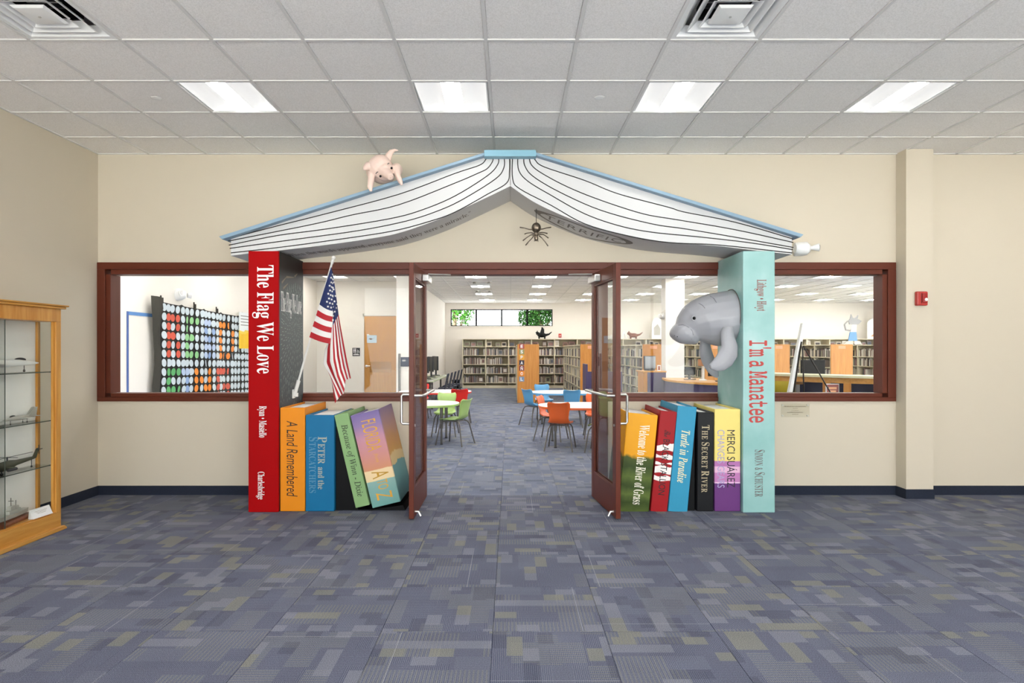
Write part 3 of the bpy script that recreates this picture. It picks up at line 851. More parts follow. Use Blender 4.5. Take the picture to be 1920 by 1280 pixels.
gl = bands('grass_cover', [(0, '56652A'), (.1, '37481A'), (.18, '5E6F31'), (.27, '38491B'), (.36, '5A6B2C'), (.45, '35461A'), (.55, '46541F'), (.58, 'E8A10F'), (1, 'EDA714')], mode='LINEAR', lo=0, hi=.945, distort=.10, nscale=11)
b = giant('golden yellow book with painted green grass on its lower half, beside the right door leaf', 1.026, .29, .942, dep, 5.4, gl, gl, z=.003)
gtext(b, 'Welcome to the River of Grass', 'serif', mat('cream_lettering', 'F1EBD8', .5), .175, .46, .76, .095, slant=.0)
b = giant('dark red book with white torn bands, between the golden and the turquoise book', 1.332, .158, .962, dep, 5.7, M['dred'], M['dred'], z=.003)
wb = MB(); M['torn'] = mat('white_torn_print', 'EFE9E4', .5)
for z0, z1 in ((.585, .635), (.51, .545), (.455, .47), (.37, .44), (.30, .345)):
    top = []; bot = []
    for k in range(9):
        x = k*.158/8; top.append((x, z1 + .009*math.sin(k*.9 + z0*30) + (.03 if k > 5 and z1 > .6 else 0))); bot.append((x, z0 + .007*math.sin(k*.7 + z0*50)))
    wb.add([(x, -.001, z) for x, z in bot] + [(x, -.001, z) for x, z in top], [(k, k + 1, k + 10, k + 9) for k in range(8)])
part('torn_print', wb, M['torn'], b)
dk = mat('black_lettering', '17110F', .6)
letters(b, 'The', 'script', dk, (.085, -.002, .75), w=.065, h=.06)
letters(b, 'BLACK STALLION', 'sans', dk, (.085, -.002, .43), w=.53, h=.062)
b = giant('turquoise book with handwritten cream title leaning right, tallest of the right floor books', 1.50, .183, 1.008, dep, 5.2, M['tq'], M['tq'], z=.003)
gtext(b, 'Turtle in Paradise', 'bolditalic', mat('cream_hand_lettering', 'E9E2B4', .5), .10, .53, .50, .085)
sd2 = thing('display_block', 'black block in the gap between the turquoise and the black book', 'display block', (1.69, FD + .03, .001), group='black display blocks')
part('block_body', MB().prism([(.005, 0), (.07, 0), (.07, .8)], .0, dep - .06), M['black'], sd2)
b = giant('black upright book with small tan capitals, next to the yellow and purple book', 1.775, .155, .942, dep, .5, M['blk'], M['blk'], z=.002)
gtext(b, [('T', 1.3), ('HE', 1), (' ', 1), ('S', 1.3), ('ECRET', 1), (' ', 1), ('R', 1.3), ('IVER', 1)], 'serif', mat('gold_tan_lettering', 'B7A887', .5), .075, .50, .64, .075, spacing=1.15)
my = bands('yellow_purple_cover', [(0, '6A3A78'), (.262, 'E9C6DC'), (.275, 'C27FB4'), (.365, 'E2B4CE'), (.425, 'B776AE'), (.475, 'EBD77C')], lo=0, hi=1, distort=.012, nscale=3)
b = giant('pale yellow book with pink and purple bands below, leaning on the teal pillar', 1.942, .246, .972, dep, 0, my, my)
gtext(b, 'MERCI SU\u00c1REZ', 'sans', mat('black_purple_lettering', '231A2A', .5), .165, .50, .545, .095)
gtext(b, 'CHANGES GEARS', 'sans', mat('lilac_lettering', 'A9A2C8', .5), .06, .50, .55, .068)

# ---- manatee leaping out of the teal pillar
mt = thing('manatee_sculpture', 'glossy grey manatee head and flippers coming out of the teal pillar', 'sculpture', (tx0, 5.96, 1.85))
def mring(px, py, h, ang, w, d0=5.96, n=20):
    x, _, z = PX(px, py, d0); c = Vector((x - tx0, 0, z - 1.85)); H = h*d0/FPX
    a = R(ang); up = Vector((math.sin(a)*-1, 0, math.cos(a)))
    return [c + Vector((0, 1, 0))*w*math.cos(q) + up*H*math.sin(q) for q in [2*math.pi*k/n for k in range(n)]]
m = MB()
m.rings([mring(1396, 592, 48, 0, .268), mring(1378, 593, 49.5, 0, .272), mring(1356, 597, 51, 0, .27), mring(1335, 600, 50, 12, .25), mring(1315, 604, 45, 22, .218), mring(1300, 609, 38, 32, .175), mring(1290, 616, 30, 42, .135), mring(1283, 622, 22, 48, .105)])
m.rings([mring(1297, 618, 22, 38, .11), mring(1291, 622.5, 26, 42, .138), mring(1283, 627.5, 27, 48, .145), mring(1276, 631, 23, 52, .128), mring(1269.5, 634.5, 17.5, 54, .10), mring(1266.5, 636.5, 12.5, 54, .072), mring(1265.5, 637, 7, 54, .04)])
body = blob('body', m, M['mana'], .009, 5)
O('body', body, mt)
def flipper(outline, d0, d1, th, name, matl):
    rs = []
    for i, (px, py, hw, ang) in enumerate(outline):
        u = i/(len(outline) - 1); d = d0 + (d1 - d0)*u
        x, y, z = PX(px, py, d); c = Vector((x - tx0, y - 5.96, z - 1.85)); H = hw*d/FPX
        a = R(ang); ax = Vector((math.cos(a), 0, math.sin(a)))
        t_ = th*(1 - .5*u)
        rs.append([c + ax*H*math.cos(q) + Vector((0, 1, 0))*t_*math.sin(q) for q in [2*math.pi*k/14 for k in range(14)]])
    m = MB().rings(rs)
    O(name, blob(name, m, matl, .007, 5), mt)
flipper([(1364, 612, 9, 0), (1363, 622, 12, 0), (1364.5, 634, 13.5, 5), (1368, 648, 16, 0), (1366, 662, 18.5, -22), (1359, 673, 18.5, -45), (1350, 681, 16, -62), (1340, 685.5, 11.5, -75), (1331, 687, 5, -80)], 5.73, 5.66, .045, 'front_flipper', M['mana'])
flipper([(1322, 638, 9, 0), (1322, 650, 11, 0), (1324, 664, 13, 5), (1329, 678, 13, 15), (1335, 691, 11, 30), (1341, 700, 8, 40), (1346, 707, 3, 40)], 6.14, 6.17, .035, 'rear_flipper', M['mana'])
eye = MB(); ec = Vector(PX(1304, 596, 5.76)) - Vector((tx0, 5.96, 1.85))
def surf_y(x, z):   # nearest body point towards the camera
    best = min(((v.co.x - x)**2 + (v.co.z - z)**2 + (0 if v.co.y < 0 else 1), v.co.y) for v in body.vertices); return best[1]
sy = surf_y(ec.x, ec.z)
part('eye', MB().ball((ec.x, sy - .002, ec.z), (.015, .012, .015)), M['black'], mt, smooth=True, label='small black eye')
part('eyelid', MB().tube([(ec.x + .024*math.cos(q), sy - .002, ec.z + .024*math.sin(q)) for q in [2*math.pi*k/16 for k in range(17)]], .0045, 6), M['mana'], mt, smooth=True)
no = MB()
for px, py in ((1264.5, 629), (1268.5, 631)):
    nx, _, nz_ = Vector(PX(px, py, 5.9)) - Vector((tx0, 5.96, 1.85))
    no.ball((nx, surf_y(nx, nz_) + .003, nz_), (.006, .006, .006), 8, 6)
part('nostril', no, M['dark'], mt, smooth=True)
cr = MB()
def crease(pts):
    P_ = []
    for px, py in pts:
        v = Vector(PX(px, py, 5.8)) - Vector((tx0, 5.96, 1.85)); P_.append((v.x, surf_y(v.x, v.z) + .0015, v.z))
    return P_
M['manad'] = mat('manatee_crease_grey', '808186', .4)
for pts in (((1277, 609), (1284, 608), (1292, 612), (1299, 619), (1301, 627), (1299, 636)), ((1335, 554), (1339, 560), (1341, 568)), ((1312, 568), (1317, 572), (1320, 578))):
    cr.tube(crease(pts), .005, 6)
part('skin_crease', cr, M['manad'], mt, smooth=True)
part('mounting_ring', MB().tube([(-.003, .272*math.cos(q), Vector(PX(1390, 592, 5.96)).z - 1.85 + .262*math.sin(q)) for q in [2*math.pi*k/40 for k in range(41)]], .004, 6), M['greyl'], mt)

# ---- piglet peeping over the roof edge
pg = thing('piglet_sculpture', 'small pink piglet figure peeping over the left slope of the book roof', 'sculpture', PX(716, 330, 5.68))
def pp(px, py, dy=0): v = Vector(PX(px, py, 5.68 + dy)) - Vector(PX(716, 330, 5.68)); return (v.x, v.y, v.z)
S = 5.68/FPX
m = MB()
m.ball(pp(712, 312, .0), (.118, .105, .105), 18, 12, Matrix.Rotation(R(-35), 3, 'Y'))
m.ball(pp(722, 322, -.03), (.09, .085, .075), 18, 12, Matrix.Rotation(R(-50), 3, 'Y'))
m.tube([pp(720, 322, -.06), pp(728, 328, -.125), pp(733, 332, -.155)], [.055, .040, .033], 14)
m.ball(pp(718, 331, .07), (.11, .09, .07), 16, 10)
m.ball(pp(715, 316, .12), (.13, .14, .10), 16, 10)
m.ball(pp(700, 322, .05), (.07, .08, .08), 14, 10); m.ball(pp(744, 318, .04), (.055, .07, .06), 14, 10)
m.tube([pp(697, 322, .0), pp(696, 336, -.05), pp(694, 350, -.07), pp(695.5, 359, -.072)], [.04, .032, .026, .012], 12)
m.tube([pp(744, 318, .0), pp(746, 330, -.05), pp(751, 341, -.07), pp(753.5, 347, -.072)], [.038, .028, .022, .010], 12)
O('body', blob('body', m, M['pig'], .006, 3), pg)
def ear(pts, wds, name):
    rs = []
    for (px, py, dy), w in zip(pts, wds):
        c = Vector(pp(px, py, dy)); rs.append((c, w))
    m = MB(); out = []
    for i, (c, w) in enumerate(rs):
        d = (rs[min(i + 1, len(rs) - 1)][0] - rs[max(i - 1, 0)][0]).normalized(); s = d.cross(Vector((0, 1, 0))).normalized()
        out.append([c + s*w*math.cos(q) + Vector((0, 1, 0))*w*.35*math.sin(q) + Vector((0, .5, 0))*w*abs(math.cos(q)) for q in [2*math.pi*k/10 for k in range(10)]])
    part(name, m.rings(out), M['pig'], pg, smooth='all')
ear([(726, 300, -.02), (728, 291, -.03), (733, 284, -.04), (740, 281, -.05), (747, 282, -.05)], [.03, .034, .026, .014, .003], 'ear')
ear([(700, 313, -.06), (695, 311, -.07), (688, 310, -.07), (684, 315, -.065), (682, 319, -.06)], [.034, .045, .042, .028, .006], 'ear')

ed = MB()
for px, py in ((713.2, 330.3), (734.2, 315)): ed.ball(pp(px, py, -.105), (.011, .006, .012), 10, 8)
part('eye', ed, M['black'], pg, smooth=True)
eb = MB()
for a, b_, c_ in (((704.5, 326), (706.5, 323), (709, 322.2)), ((727, 308.2), (728, 306), (730, 305.4))):
    eb.tube([pp(*a, -.115), pp(*b_, -.118), pp(*c_, -.115)], .0032, 6)
part('eyebrow', eb, M['dark'], pg)
part('snout_mark', MB().ball(pp(732, 333.5, -.182), (.004, .004, .004), 8, 6).ball(pp(736, 331.5, -.182), (.004, .004, .004), 8, 6), M['piginner'], pg)

# ---- bronze spider on a thread under the right page
spx = 1005.5
sp_ = thing('spider_sculpture', 'small bronze spider hanging on a thread under the book roof', 'sculpture', PX(spx, 428, 5.95))
def sq_(px, py, dy=0): v = Vector(PX(px, py, 5.95 + dy)) - Vector(PX(spx, 428, 5.95)); return (v.x, v.y, v.z)
q = 5.95/FPX
m = MB(); m.ball(sq_(1005.5, 427), (9*q, 9*q, 10*q), 16, 10); m.ball(sq_(1005.5, 439), (5*q, 5*q, 4.5*q), 12, 8); m.ball(sq_(1005.5, 446), (4*q, 4*q, 6.5*q), 12, 8)
O('body', blob('body', m, M['spider'], .003, 2), sp_)
for pts in (((1000, 430.5), (992, 430), (984, 427.5), (975, 426)), ((1000, 437), (995, 436), (988, 437), (984, 438.5)), ((1000, 440), (995, 440.5), (988, 445), (980.5, 451)), ((1001, 442), (997, 447), (991, 453), (985.5, 459.5)),
            ((1011, 430), (1018, 429), (1025, 427), (1033, 426)), ((1011, 436.5), (1017, 435.5), (1021, 436), (1026, 437.5)), ((1011, 439.5), (1018, 439), (1023, 442), (1028, 446)), ((1011, 442), (1016, 446), (1022, 453), (1027.5, 461))):
    part('leg', MB().tube([sq_(*p, (.0, -.03, -.02, .0)[i]) for i, p in enumerate(pts)], [.006, .005, .0046, .0065], 7), M['spider'], sp_, smooth=True)
zt = under(RB, (spx - CX)*5.95/FPX, 0)[2] + 2.45 - sp_.location.z
part('thread', MB().tube([sq_(spx, 420), (0, 0, zt)], .003, 6), M['darkmetal'], sp_)
fg = MB()
for s in (-1, 1): fg.tube([sq_(1005.5 + s*2, 448), sq_(1005.5 + s*3.6, 452.5)], .004, 6)
part('fang', fg, M['spider'], sp_)
# ================================================================ FLAG
fl_ = thing('flag', 'american flag hanging in folds from a white staff on the red pillar', 'flag', PX(553, 738, 6.03))
f0 = Vector(PX(553, 738, 6.03))
def fp(px, py, d): return Vector(PX(px, py, d)) - f0
def stf(u): return fp(556, 727, 6.02)*(1 - u) + fp(624.5, 486, 5.84)*u
M['staff'] = mat('white_staff', 'E4E2DC', .35)
part('staff', MB().tube([fp(554, 734, 6.02), stf(0), stf(.5), stf(1)], [.012, .011, .0105, .010], 10), M['staff'], fl_, smooth=True)
part('finial', MB().tube([stf(.965), stf(.985), stf(1.0)], [.013, .016, .012], 10).ball(stf(1.012), (.02, .02, .02), 12, 8), M['staff'], fl_, smooth=True)
bx = -2.194 - f0.x
br = part('wall_bracket', B(bx, -.03, -.045, bx + .014, .03, .045).box(bx + .01, -.014, -.03, bx + .05, .014, .01), M['staff'], fl_, bevel=.004)
part('bracket_socket', MB().tube([fp(552, 741, 6.02), stf(.06)], .019, 12), M['staff'], fl_, smooth=True)
# cloth: columns along the fly, rows along the hoist (pixel point and depth)
us = [0, .14, .28, .40, .52, .66, .82, 1]
def hoist(v): return (621 - 41*v, 499 + 133*v, 5.825 + .09*v)
def col_pt(u, v):
    H = hoist(v)
    F = (624.5, 511 + 134*v, 5.86 + .03*v)
    keyed = {.40: [(0, 635, 590, 5.88), (.3, 629, 600, 5.84), (.54, 624, 611, 5.86), (.77, 616, 640, 5.95), (1, 620, 652, 6.0)],
             .52: [(0, 640, 618, 5.90), (.3, 633, 634, 5.85), (.54, 624, 650, 5.88), (.77, 609, 655, 5.93), (1, 618, 668, 6.0)],
             .66: [(0, 645, 645, 5.90), (.3, 636, 665, 5.86), (.54, 625, 676, 5.87), (.77, 606, 682, 5.90), (1, 615, 690, 5.98)],
             .82: [(0, 651, 677, 5.91), (.3, 641, 692, 5.87), (.54, 632, 706, 5.87), (.77, 619, 703, 5.90), (1, 622, 715, 5.96)],
             1.0: [(0, 658, 709, 5.92), (.3, 648, 712, 5.88), (.301, 648, 712, 5.88), (.54, 645, 737, 5.87), (.77, 638, 742, 5.88), (1, 628, 756, 5.92)]}
    if u <= .28:
        k = u/.28
        p = [H[i]*(1 - k) + F[i]*k for i in range(3)]
        p[1] += 2.2*math.sin(k*math.pi); p[2] -= .022*math.sin(k*math.pi); return p
    def kv(L):
        for i in range(len(L) - 1):
            if L[i][0] <= v <= L[i + 1][0]:
                w = (v - L[i][0])/(L[i + 1][0] - L[i][0]); return [L[i][j]*(1 - w) + L[i + 1][j]*w for j in (1, 2, 3)]
        return list(L[-1][1:])
    us_ = [.28, .40, .52, .66, .82, 1.0]
    for a, b in zip(us_[:-1], us_[1:]):
        if a <= u <= b + 1e-9:
            w = (u - a)/(b - a); A = list(F) if a == .28 else kv(keyed[a]); Bq = kv(keyed[b])
            p = [A[j]*(1 - w) + Bq[j]*w for j in range(3)]
            p[2] += .014*math.sin(v*17 + u*2) * min(1, (u - .28)*5); return p
NU, NV = 40, 52
vs = []; 
for j in range(NV + 1):
    for i in range(NU + 1):
        px, py, d = col_pt(i/NU, j/NV); vs.append(fp(px, py, d))
fm = MB()
for j in range(NV):
    for i in range(NU):
        st = j*13//NV
        k = 2 if (i/NU < .4 and st < 7) else (0 if st % 2 == 0 else 1)
        fm.cur = k
        fm.f.append((j*(NU+1) + i, j*(NU+1) + i + 1, (j+1)*(NU+1) + i + 1, (j+1)*(NU+1) + i)); fm.mi.append(k)
fm.v = [tuple(v) for v in vs]
M['fred'] = mat('flag_red', 'B01A26', .7); M['fwhite'] = mat('flag_white', 'E9E6E2', .7); M['fblue'] = mat('flag_blue', '1E2C5E', .7)
for k in ('fred', 'fwhite', 'fblue'): M[k].use_backface_culling = False
part('cloth', fm, [M['fred'], M['fwhite'], M['fblue']], fl_, smooth='all')
sm = MB()
def star(c, r, e1, e2):
    pts = []
    for k in range(10):
        a = math.pi/2 + k*math.pi/5; q_ = r if k % 2 == 0 else r*.42
        pts.append(c + e1*q_*math.cos(a) + e2*q_*math.sin(a))
    sm.add([c] + pts, [(0, 1 + k, 1 + (k + 1) % 10) for k in range(10)])
for r_ in range(9):
    for c_ in range(6 if r_ % 2 == 0 else 5):
        u = .4*(.09 + (c_ + (0 if r_ % 2 == 0 else .5))*.165); v = 7/13*(.08 + r_*.105)
        p = fp(*col_pt(u, v)); pu = fp(*col_pt(min(u + .02, 1), v)) - p; pv = fp(*col_pt(u, v + .02)) - p
        nrm = pu.cross(pv).normalized();  nrm = nrm if nrm.y < 0 else -nrm
        if u < .13: continue
        e2 = (-pv).normalized(); e1 = e2.cross(nrm).normalized()
        star(p + nrm*.006, .0135, e1, e2)
part('star', sm, M['fwhite'], fl_, kind='stuff')

# ================================================================ WALL FITTINGS
fa = thing('fire_alarm', 'small red manual fire alarm pull box on the pier right of the gate', 'fire alarm', PX(1724.5, 560, 6.166))
rp = mat('alarm_red', 'B5342E', .35)
part('box', B(-.057, -.045, -.073, .057, 0, .073), rp, fa, bevel=.012)
part('pull_handle', B(-.004, -.058, -.045, .045, -.044, .055), mat('alarm_dark_red', '9C1F1C', .3), fa, bevel=.006)
part('groove', B(-.016, -.047, -.05, -.008, -.044, .055), mat('deep_red', '6A0F0D', .5), fa)
part('button', MB().tube([(.026, -.058, -.012), (.026, -.064, -.012)], .016, 14), M['white'], fa, smooth=True)
pq = thing('acrylic_plaque', 'small clear acrylic plaque with faint text below the right window', 'plaque', PX(1490, 769, D))
part('plate', B(-.15, -.012, -.072, .15, -.006, .072), glassmat('acrylic', (.96, .96, .94), .08), pq)
for sx in (-1, 1):
    for sz in (-1, 1): part('standoff_screw', MB().tube([(sx*.132, -.0005, sz*.055), (sx*.132, -.015, sz*.055)], .007, 10), M['steel'], pq, smooth=True)
tx = mat('faint_brown_text', '8E826E', .7)
for z, w_, h_ in ((.042, .235, .012), (.022, .05, .008), (.002, .08, .008), (-.02, .17, .012), (-.04, .065, .010)):
    ln = MB(); x = -w_/2; q2 = random.Random(int(w_*999))
    while x < w_/2 - .006:        # words too small to read, kept as broken strokes
        L = q2.uniform(.004, .012); ln.box(x, -.0128, z - h_*.35, min(x + L, w_/2), -.0122, z + h_*q2.uniform(.1, .45)); x += L + .003
    part('text_line', ln, tx, pq)
def emergency(p, s, label, ang=0):
    t = thing('emergency_light', label, 'emergency light', p, (0, 0, ang))
    part('base_plate', MB().tube([(0, 0, 0), (0, -.02, 0)], .09*s, 20), M['white'], t, smooth=True)
    part('body', MB().tube([(-.0, -.02, 0), (.0, -.07, 0), (.03, -.12, -.005)], [.085*s, .08*s, .045*s], 18), M['white'], t, smooth=True)
    for dx, dz in ((.13, .0), (-.06, .02)):
        hd = part('lamp_head', MB().tube([(dx*s, -.08, dz), (dx*s*1.25, -.12, dz)], [.035*s, .045*s], 14), M['white'], t, smooth=True)
        part('lamp_glass', MB().tube([(dx*s*1.25, -.119, dz), (dx*s*1.26, -.124, dz)], .032*s, 14), M['grid'], hd, smooth=True)
# the wall camera-like emergency fitting peeping out behind the right roof tip
e1 = thing('emergency_light', 'white barrel-shaped emergency light behind the right tip of the book roof', 'emergency light', PX(1500, 468, D))
part('body', MB().tube([(-.09, -.07, 0), (-.06, -.07, 0), (.03, -.07, 0), (.055, -.07, 0)], [.045, .066, .07, .05], 18), M['white'], e1, smooth=True)
part('wall_base', B(-.07, -.05, -.07, .03, 0, .07), M['white'], e1, bevel=.01)
lh = part('lamp_head', MB().tube([(.05, -.07, .005), (.09, -.08, .006), (.15, -.10, .008)], [.02, .022, .042], 14), M['white'], e1, smooth=True)
part('lamp_glass', MB().tube([(.149, -.10, .008), (.156, -.102, .008)], .028, 14), M['chairmetal'], lh, smooth=True)
d2 = 5.41*1120/(957 - 333)
emergency(PX(333, 552, d2), 1.15, 'white emergency light high on the side wall above the dotted banner', R(90))

# ================================================================ DISPLAY CASE
X0c, X1c, Ya, Yb = -4.05, -3.855, 3.97, 5.12
dc = thing('display_case', 'honey oak display case with sliding glass doors at the left edge', 'display case', ((X0c + X1c)/2, (Ya + Yb)/2, 0))
W = (X1c - X0c)/2; L = (Yb - Ya)/2
part('base', B(-W, -L, 0, W + .005, L, .155), M['oakh'], dc, bevel=.004)
part('base_moulding', MB().prism([(-L, 0), (L + .03, 0), (L + .03, .012), (L + .004, .035), (-L, .035)], W + .004, W + .035, 0).box(-W, L, 0, W + .03, L + .03, .02), M['oakh'], dc, bevel=.005)
part('floor_board', B(-W, -L, .155, W - .01, L, .165), M['oakh'], dc)
part('top_board', B(-W, -L, 1.775, W + .004, L, 1.885), M['oak'], dc, bevel=.003)
part('cornice', B(-W - .01, -L - .03, 1.885, W + .03, L + .03, 1.905).box(-W - .01, -L - .04, 1.905, W + .045, L + .045, 1.918), M['oakh'], dc, bevel=.006)
for y0, y1 in ((-L, -L + .055), (L - .055, L)):
    part('front_post', B(W - .035, y0, .155, W + .004, y1, 1.775), M['oak'], dc, bevel=.003)
    part('rear_post', B(-W, max(y0, -L) if y0 < 0 else L - .028, .165, -W + .02, (-L + .028) if y0 < 0 else L, 1.775), M['oak'], dc)
part('post_bead', B(W - .03, L - .07, .165, W - .008, L - .055, 1.775), M['oak'], dc)
part('back_panel', B(-W - .006, -L, .155, -W, L - .0, 1.775).box(-W, -L, .17, -W + .002, L - .03, 1.77), mat('case_back_white', 'F0EFEA', .6), dc)
for y0, y1, x in ((-L + .05, .03, W - .018), (-.03, L - .05, W - .028)):
    gp = part('glass_door', B(x, y0, .168, x + .005, y1, 1.77), M['cglass'], dc)
    part('glass_edge', B(x, (y1 - .003 if y0 < -.1 else y0), .168, x + .006, (y1 if y0 < -.1 else y0 + .003), 1.77), mat('glass_edge_green', '4A5148', .2), gp)
part('end_pane', B(-W + .02, L - .012, .165, W - .035, L - .007, 1.775), M['cglass'], dc)
for z in (1.35, .937, .56):
    s_ = part('glass_shelf', B(-W + .01, -L + .03, z - .004, W - .045, L - .03, z + .004), M['cglass'], dc)
    part('shelf_edge', B(W - .046, -L + .03, z - .004, W - .044, L - .03, z + .004), mat('glass_edge_dark', '5A6258', .2), s_)
    part('shelf_clip', B(W - .06, L - .05, z - .012, W - .036, L - .028, z + .008), M['steel'], s_, bevel=.003)
xc = (X0c + X1c)/2
def plane(y, x, z, s, ang, delta, label, col, col2, nx=1.0):
    t = thing('model_aircraft', label, 'scale model', (x, y, z), (0, 0, ang), group='aircraft models in the display case')
    t.scale = (s*nx, s, s)
    m = MB(); m.rings([[(r*math.cos(q), yy, .12 + zz + r*.9*math.sin(q)) for q in [2*math.pi*k/12 for k in range(12)]] for yy, r, zz in ((-.5, .006, .0), (-.42, .025, .0), (-.2, .05, .01), (.1, .055, 0), (.4, .045, 0), (.5, .03, .01))])
    part('fuselage', m, col, t, smooth=True)
    wng = [(0, -.28), (.05, -.05), (.36 if delta else .42, .30 if delta else .06), (.36 if delta else .42, .38 if delta else .14), (.05, .38 if delta else .16), (-.05, .38 if delta else .16), (-(.36 if delta else .42), .38 if delta else .14), (-(.36 if delta else .42), .30 if delta else .06), (-.05, -.05)]
    part('wing', MB().prism(wng, .105, .118, 2), col, t)
    for s_ in (-1, 1):
        part('tail_fin', MB().prism([(.22, .14), (.46, .14), (.50, .30), (.40, .30)], s_*.06 - .005, s_*.06 + .005, 0), col, t)
        part('tailplane', MB().prism([(0, .36), (s_*.2, .46), (s_*.2, .52), (0, .50)], .11, .12, 2), col, t)
    part('canopy', MB().ball((0, -.22, .165), (.025, .09, .03), 12, 8), M['dark'], t, smooth=True)
    g_ = MB()
    for xx, yy in ((0, -.28), (.08, .15), (-.08, .15)): g_.tube([(xx, yy, .10), (xx, yy, .03)], .006, 6).ball((xx, yy, .022), (.008, .02, .02), 8, 6)
    part('landing_gear', g_, col2, t, smooth=True)
mw = mat('model_white', 'E6E6E2', .35); mg = mat('model_light_grey', 'B9B7AE', .4)
plane(4.68, xc - .01, 1.354, .62, R(176), True, 'white delta-winged model aircraft on the top glass shelf', mw, M['chairmetal'], .34)
plane(4.82, xc - .005, .941, .40, R(8), False, 'pale grey twin-finned model jet on the middle glass shelf', mg, M['dark'], .5)
plane(4.50, xc - .02, .941, .34, R(172), True, 'whitish model jet at the frame edge on the middle glass shelf', mw, M['chairmetal'], .6)
hc = thing('model_helicopter', 'olive grey model attack helicopter on the lowest glass shelf', 'scale model', (xc + .0, 4.72, .566), (0, 0, R(2)))
ol = mat('model_olive', '4A4C3C', .5)
m = MB().rings([[(r*math.cos(q), yy, zz + r*1.25*math.sin(q)) for q in [2*math.pi*k/10 for k in range(10)]] for yy, r, zz in ((-.24, .008, .05), (-.2, .022, .052), (-.1, .03, .06), (.0, .03, .065), (.06, .018, .07), (.25, .009, .078))])
part('fuselage', m, ol, hc, smooth=True)
part('tail_fin', MB().prism([(.22, .07), (.27, .07), (.30, .15), (.275, .15)], -.003, .003, 0), ol, hc)
rt = part('main_rotor', MB().tube([(0, -.03, .09), (0, -.03, .13)], .006, 8).box(-.004, -.29, .124, .004, .23, .127).box(-.08, -.034, .124, .08, -.026, .127), M['dark'], hc)
part('tail_rotor', B(.006, .25, .135, .009, .33, .141).box(.006, .287, .10, .009, .293, .175), M['dark'], hc)
part('stub_wing', B(-.08, -.09, .05, .08, -.05, .056), ol, hc)
part('rocket_pod', MB().tube([(.07, -.11, .04), (.07, -.03, .04)], .012, 8).tube([(-.07, -.11, .04), (-.07, -.03, .04)], .012, 8), M['dark'], hc, smooth=True)
part('landing_gear', MB().tube([(.03, -.12, .04), (.035, -.13, .012)], .004, 6).ball((.036, -.13, .012), .012, 8, 6).tube([(-.03, -.12, .04), (-.035, -.13, .012)], .004, 6).ball((-.036, -.13, .012), .012, 8, 6).tube([(0, .22, .07), (0, .22, .012)], .003, 6).ball((0, .22, .008), .008, 8, 6), M['dark'], hc, smooth=True)
sh = thing('model_ship', 'grey model warship on a reddish wood base on the case floor', 'scale model', (xc - .02, 4.76, .166), (0, 0, R(10)))
sh.scale = (1.2, 1.2, 1.3)
part('plinth', MB().rings([[(sx*(.05 - i), sy*(.17 - i), z) for sx, sy in ((-1,-1),(1,-1),(1,1),(-1,1))] for z, i in ((0, 0), (.012, 0), (.022, .012))]), wood('mahogany', '7A3E22', '9A5834', .3), sh)
part('hull', MB().rings([[(-w_, y_, .03), (-w_*1.3, y_, .055), (w_*1.3, y_, .055), (w_, y_, .03)] for y_, w_ in ((-.15, .002), (-.09, .018), (0, .024), (.1, .022), (.15, .012))]), mg, sh)
part('superstructure', B(-.016, -.05, .055, .016, .07, .075).box(-.012, -.03, .075, .012, .02, .10).box(-.012, .03, .075, .012, .055, .092), mg, sh, bevel=.002)
part('mast', MB().tube([(0, -.01, .10), (0, -.01, .15)], .0025, 6).tube([(-.015, -.01, .13), (.015, -.01, .13)], .002, 6).tube([(0, .04, .09), (0, .04, .125)], .0025, 6), M['chairmetal'], sh)
cd = thing('info_card', 'white folded caption card beside the model ship', 'card', (xc + .055, 4.93, .166), (0, 0, R(-4)))
part('card_face', MB().prism([(0, 0), (.045, 0), (.012, .07), (.008, .07)], -.095, .095, 1), M['paper'], cd)
cdl = MB()
for k in range(3):
    z = .048 - k*.009; x_ = .045 - (z/.07)*.033 + .0008
    cdl.add([(x_, -.06 + k*.01, z), (x_, .06 - k*.01, z), (x_ - .001, .06 - k*.01, z + .002), (x_ - .001, -.06 + k*.01, z + .002)], [(0, 1, 2, 3)])
part('print_line', cdl, tx, cd)
pc = thing('notice_sheet', 'white printed sheet taped to the back panel of the display case', 'paper', (X0c + .01, 4.50, 1.66))
part('sheet', B(-.004, -.26, -.055, -.002, .26, .085), M['paper'], pc)
pl_ = MB()
for k in range(4): pl_.box(-.002, -.22, .05 - k*.025, -.0015, .2 - (k % 2)*.06, .056 - k*.025)
part('print_line', pl_, tx, pc)
# ================================================================ SIDE ROOM BEHIND THE LEFT WINDOW
XW = LX0
def WP(px, py):      # point on the side wall seen at a pixel
    d = (XW)*FPX/(px - CX); return (XW, d, EYE + (CY - py)*d/FPX)
# banner of dots
y0, z_t = 9.15, 2.27
bn = thing('dot_banner', 'black banner covered with rows of white and coloured paper dots on the side wall', 'banner', (XW + .012, y0, 1.0))
NC, NR, PIT = 27, 13, .143
Lb = NC*PIT + .05
def sag(y): return -.030*y - .03*math.sin(y*2.2)*0
def cloth_x(y, z): return .03 + .012*math.sin(y*5.1 + z*1.3) + .01*math.sin(y*11 + 1)
cm = MB(); gv = []
n1, n2 = 54, 24
for j in range(n2 + 1):
    for i in range(n1 + 1):
        y = -.06 + i*(Lb + .12)/n1; z = z_t - 1.0 - j*(NR*PIT + .08)/n2 + sag(y) + (.02 if j == 0 and i % 9 == 0 else 0)
        gv.append((cloth_x(y, z), y, z))
cm.add(gv, [(j*(n1+1) + i, j*(n1+1) + i + 1, (j+1)*(n1+1) + i + 1, (j+1)*(n1+1) + i) for j in range(n2) for i in range(n1)])
part('cloth', cm, mat('black_banner_cloth', '1A1A18', .85), bn, smooth='all')
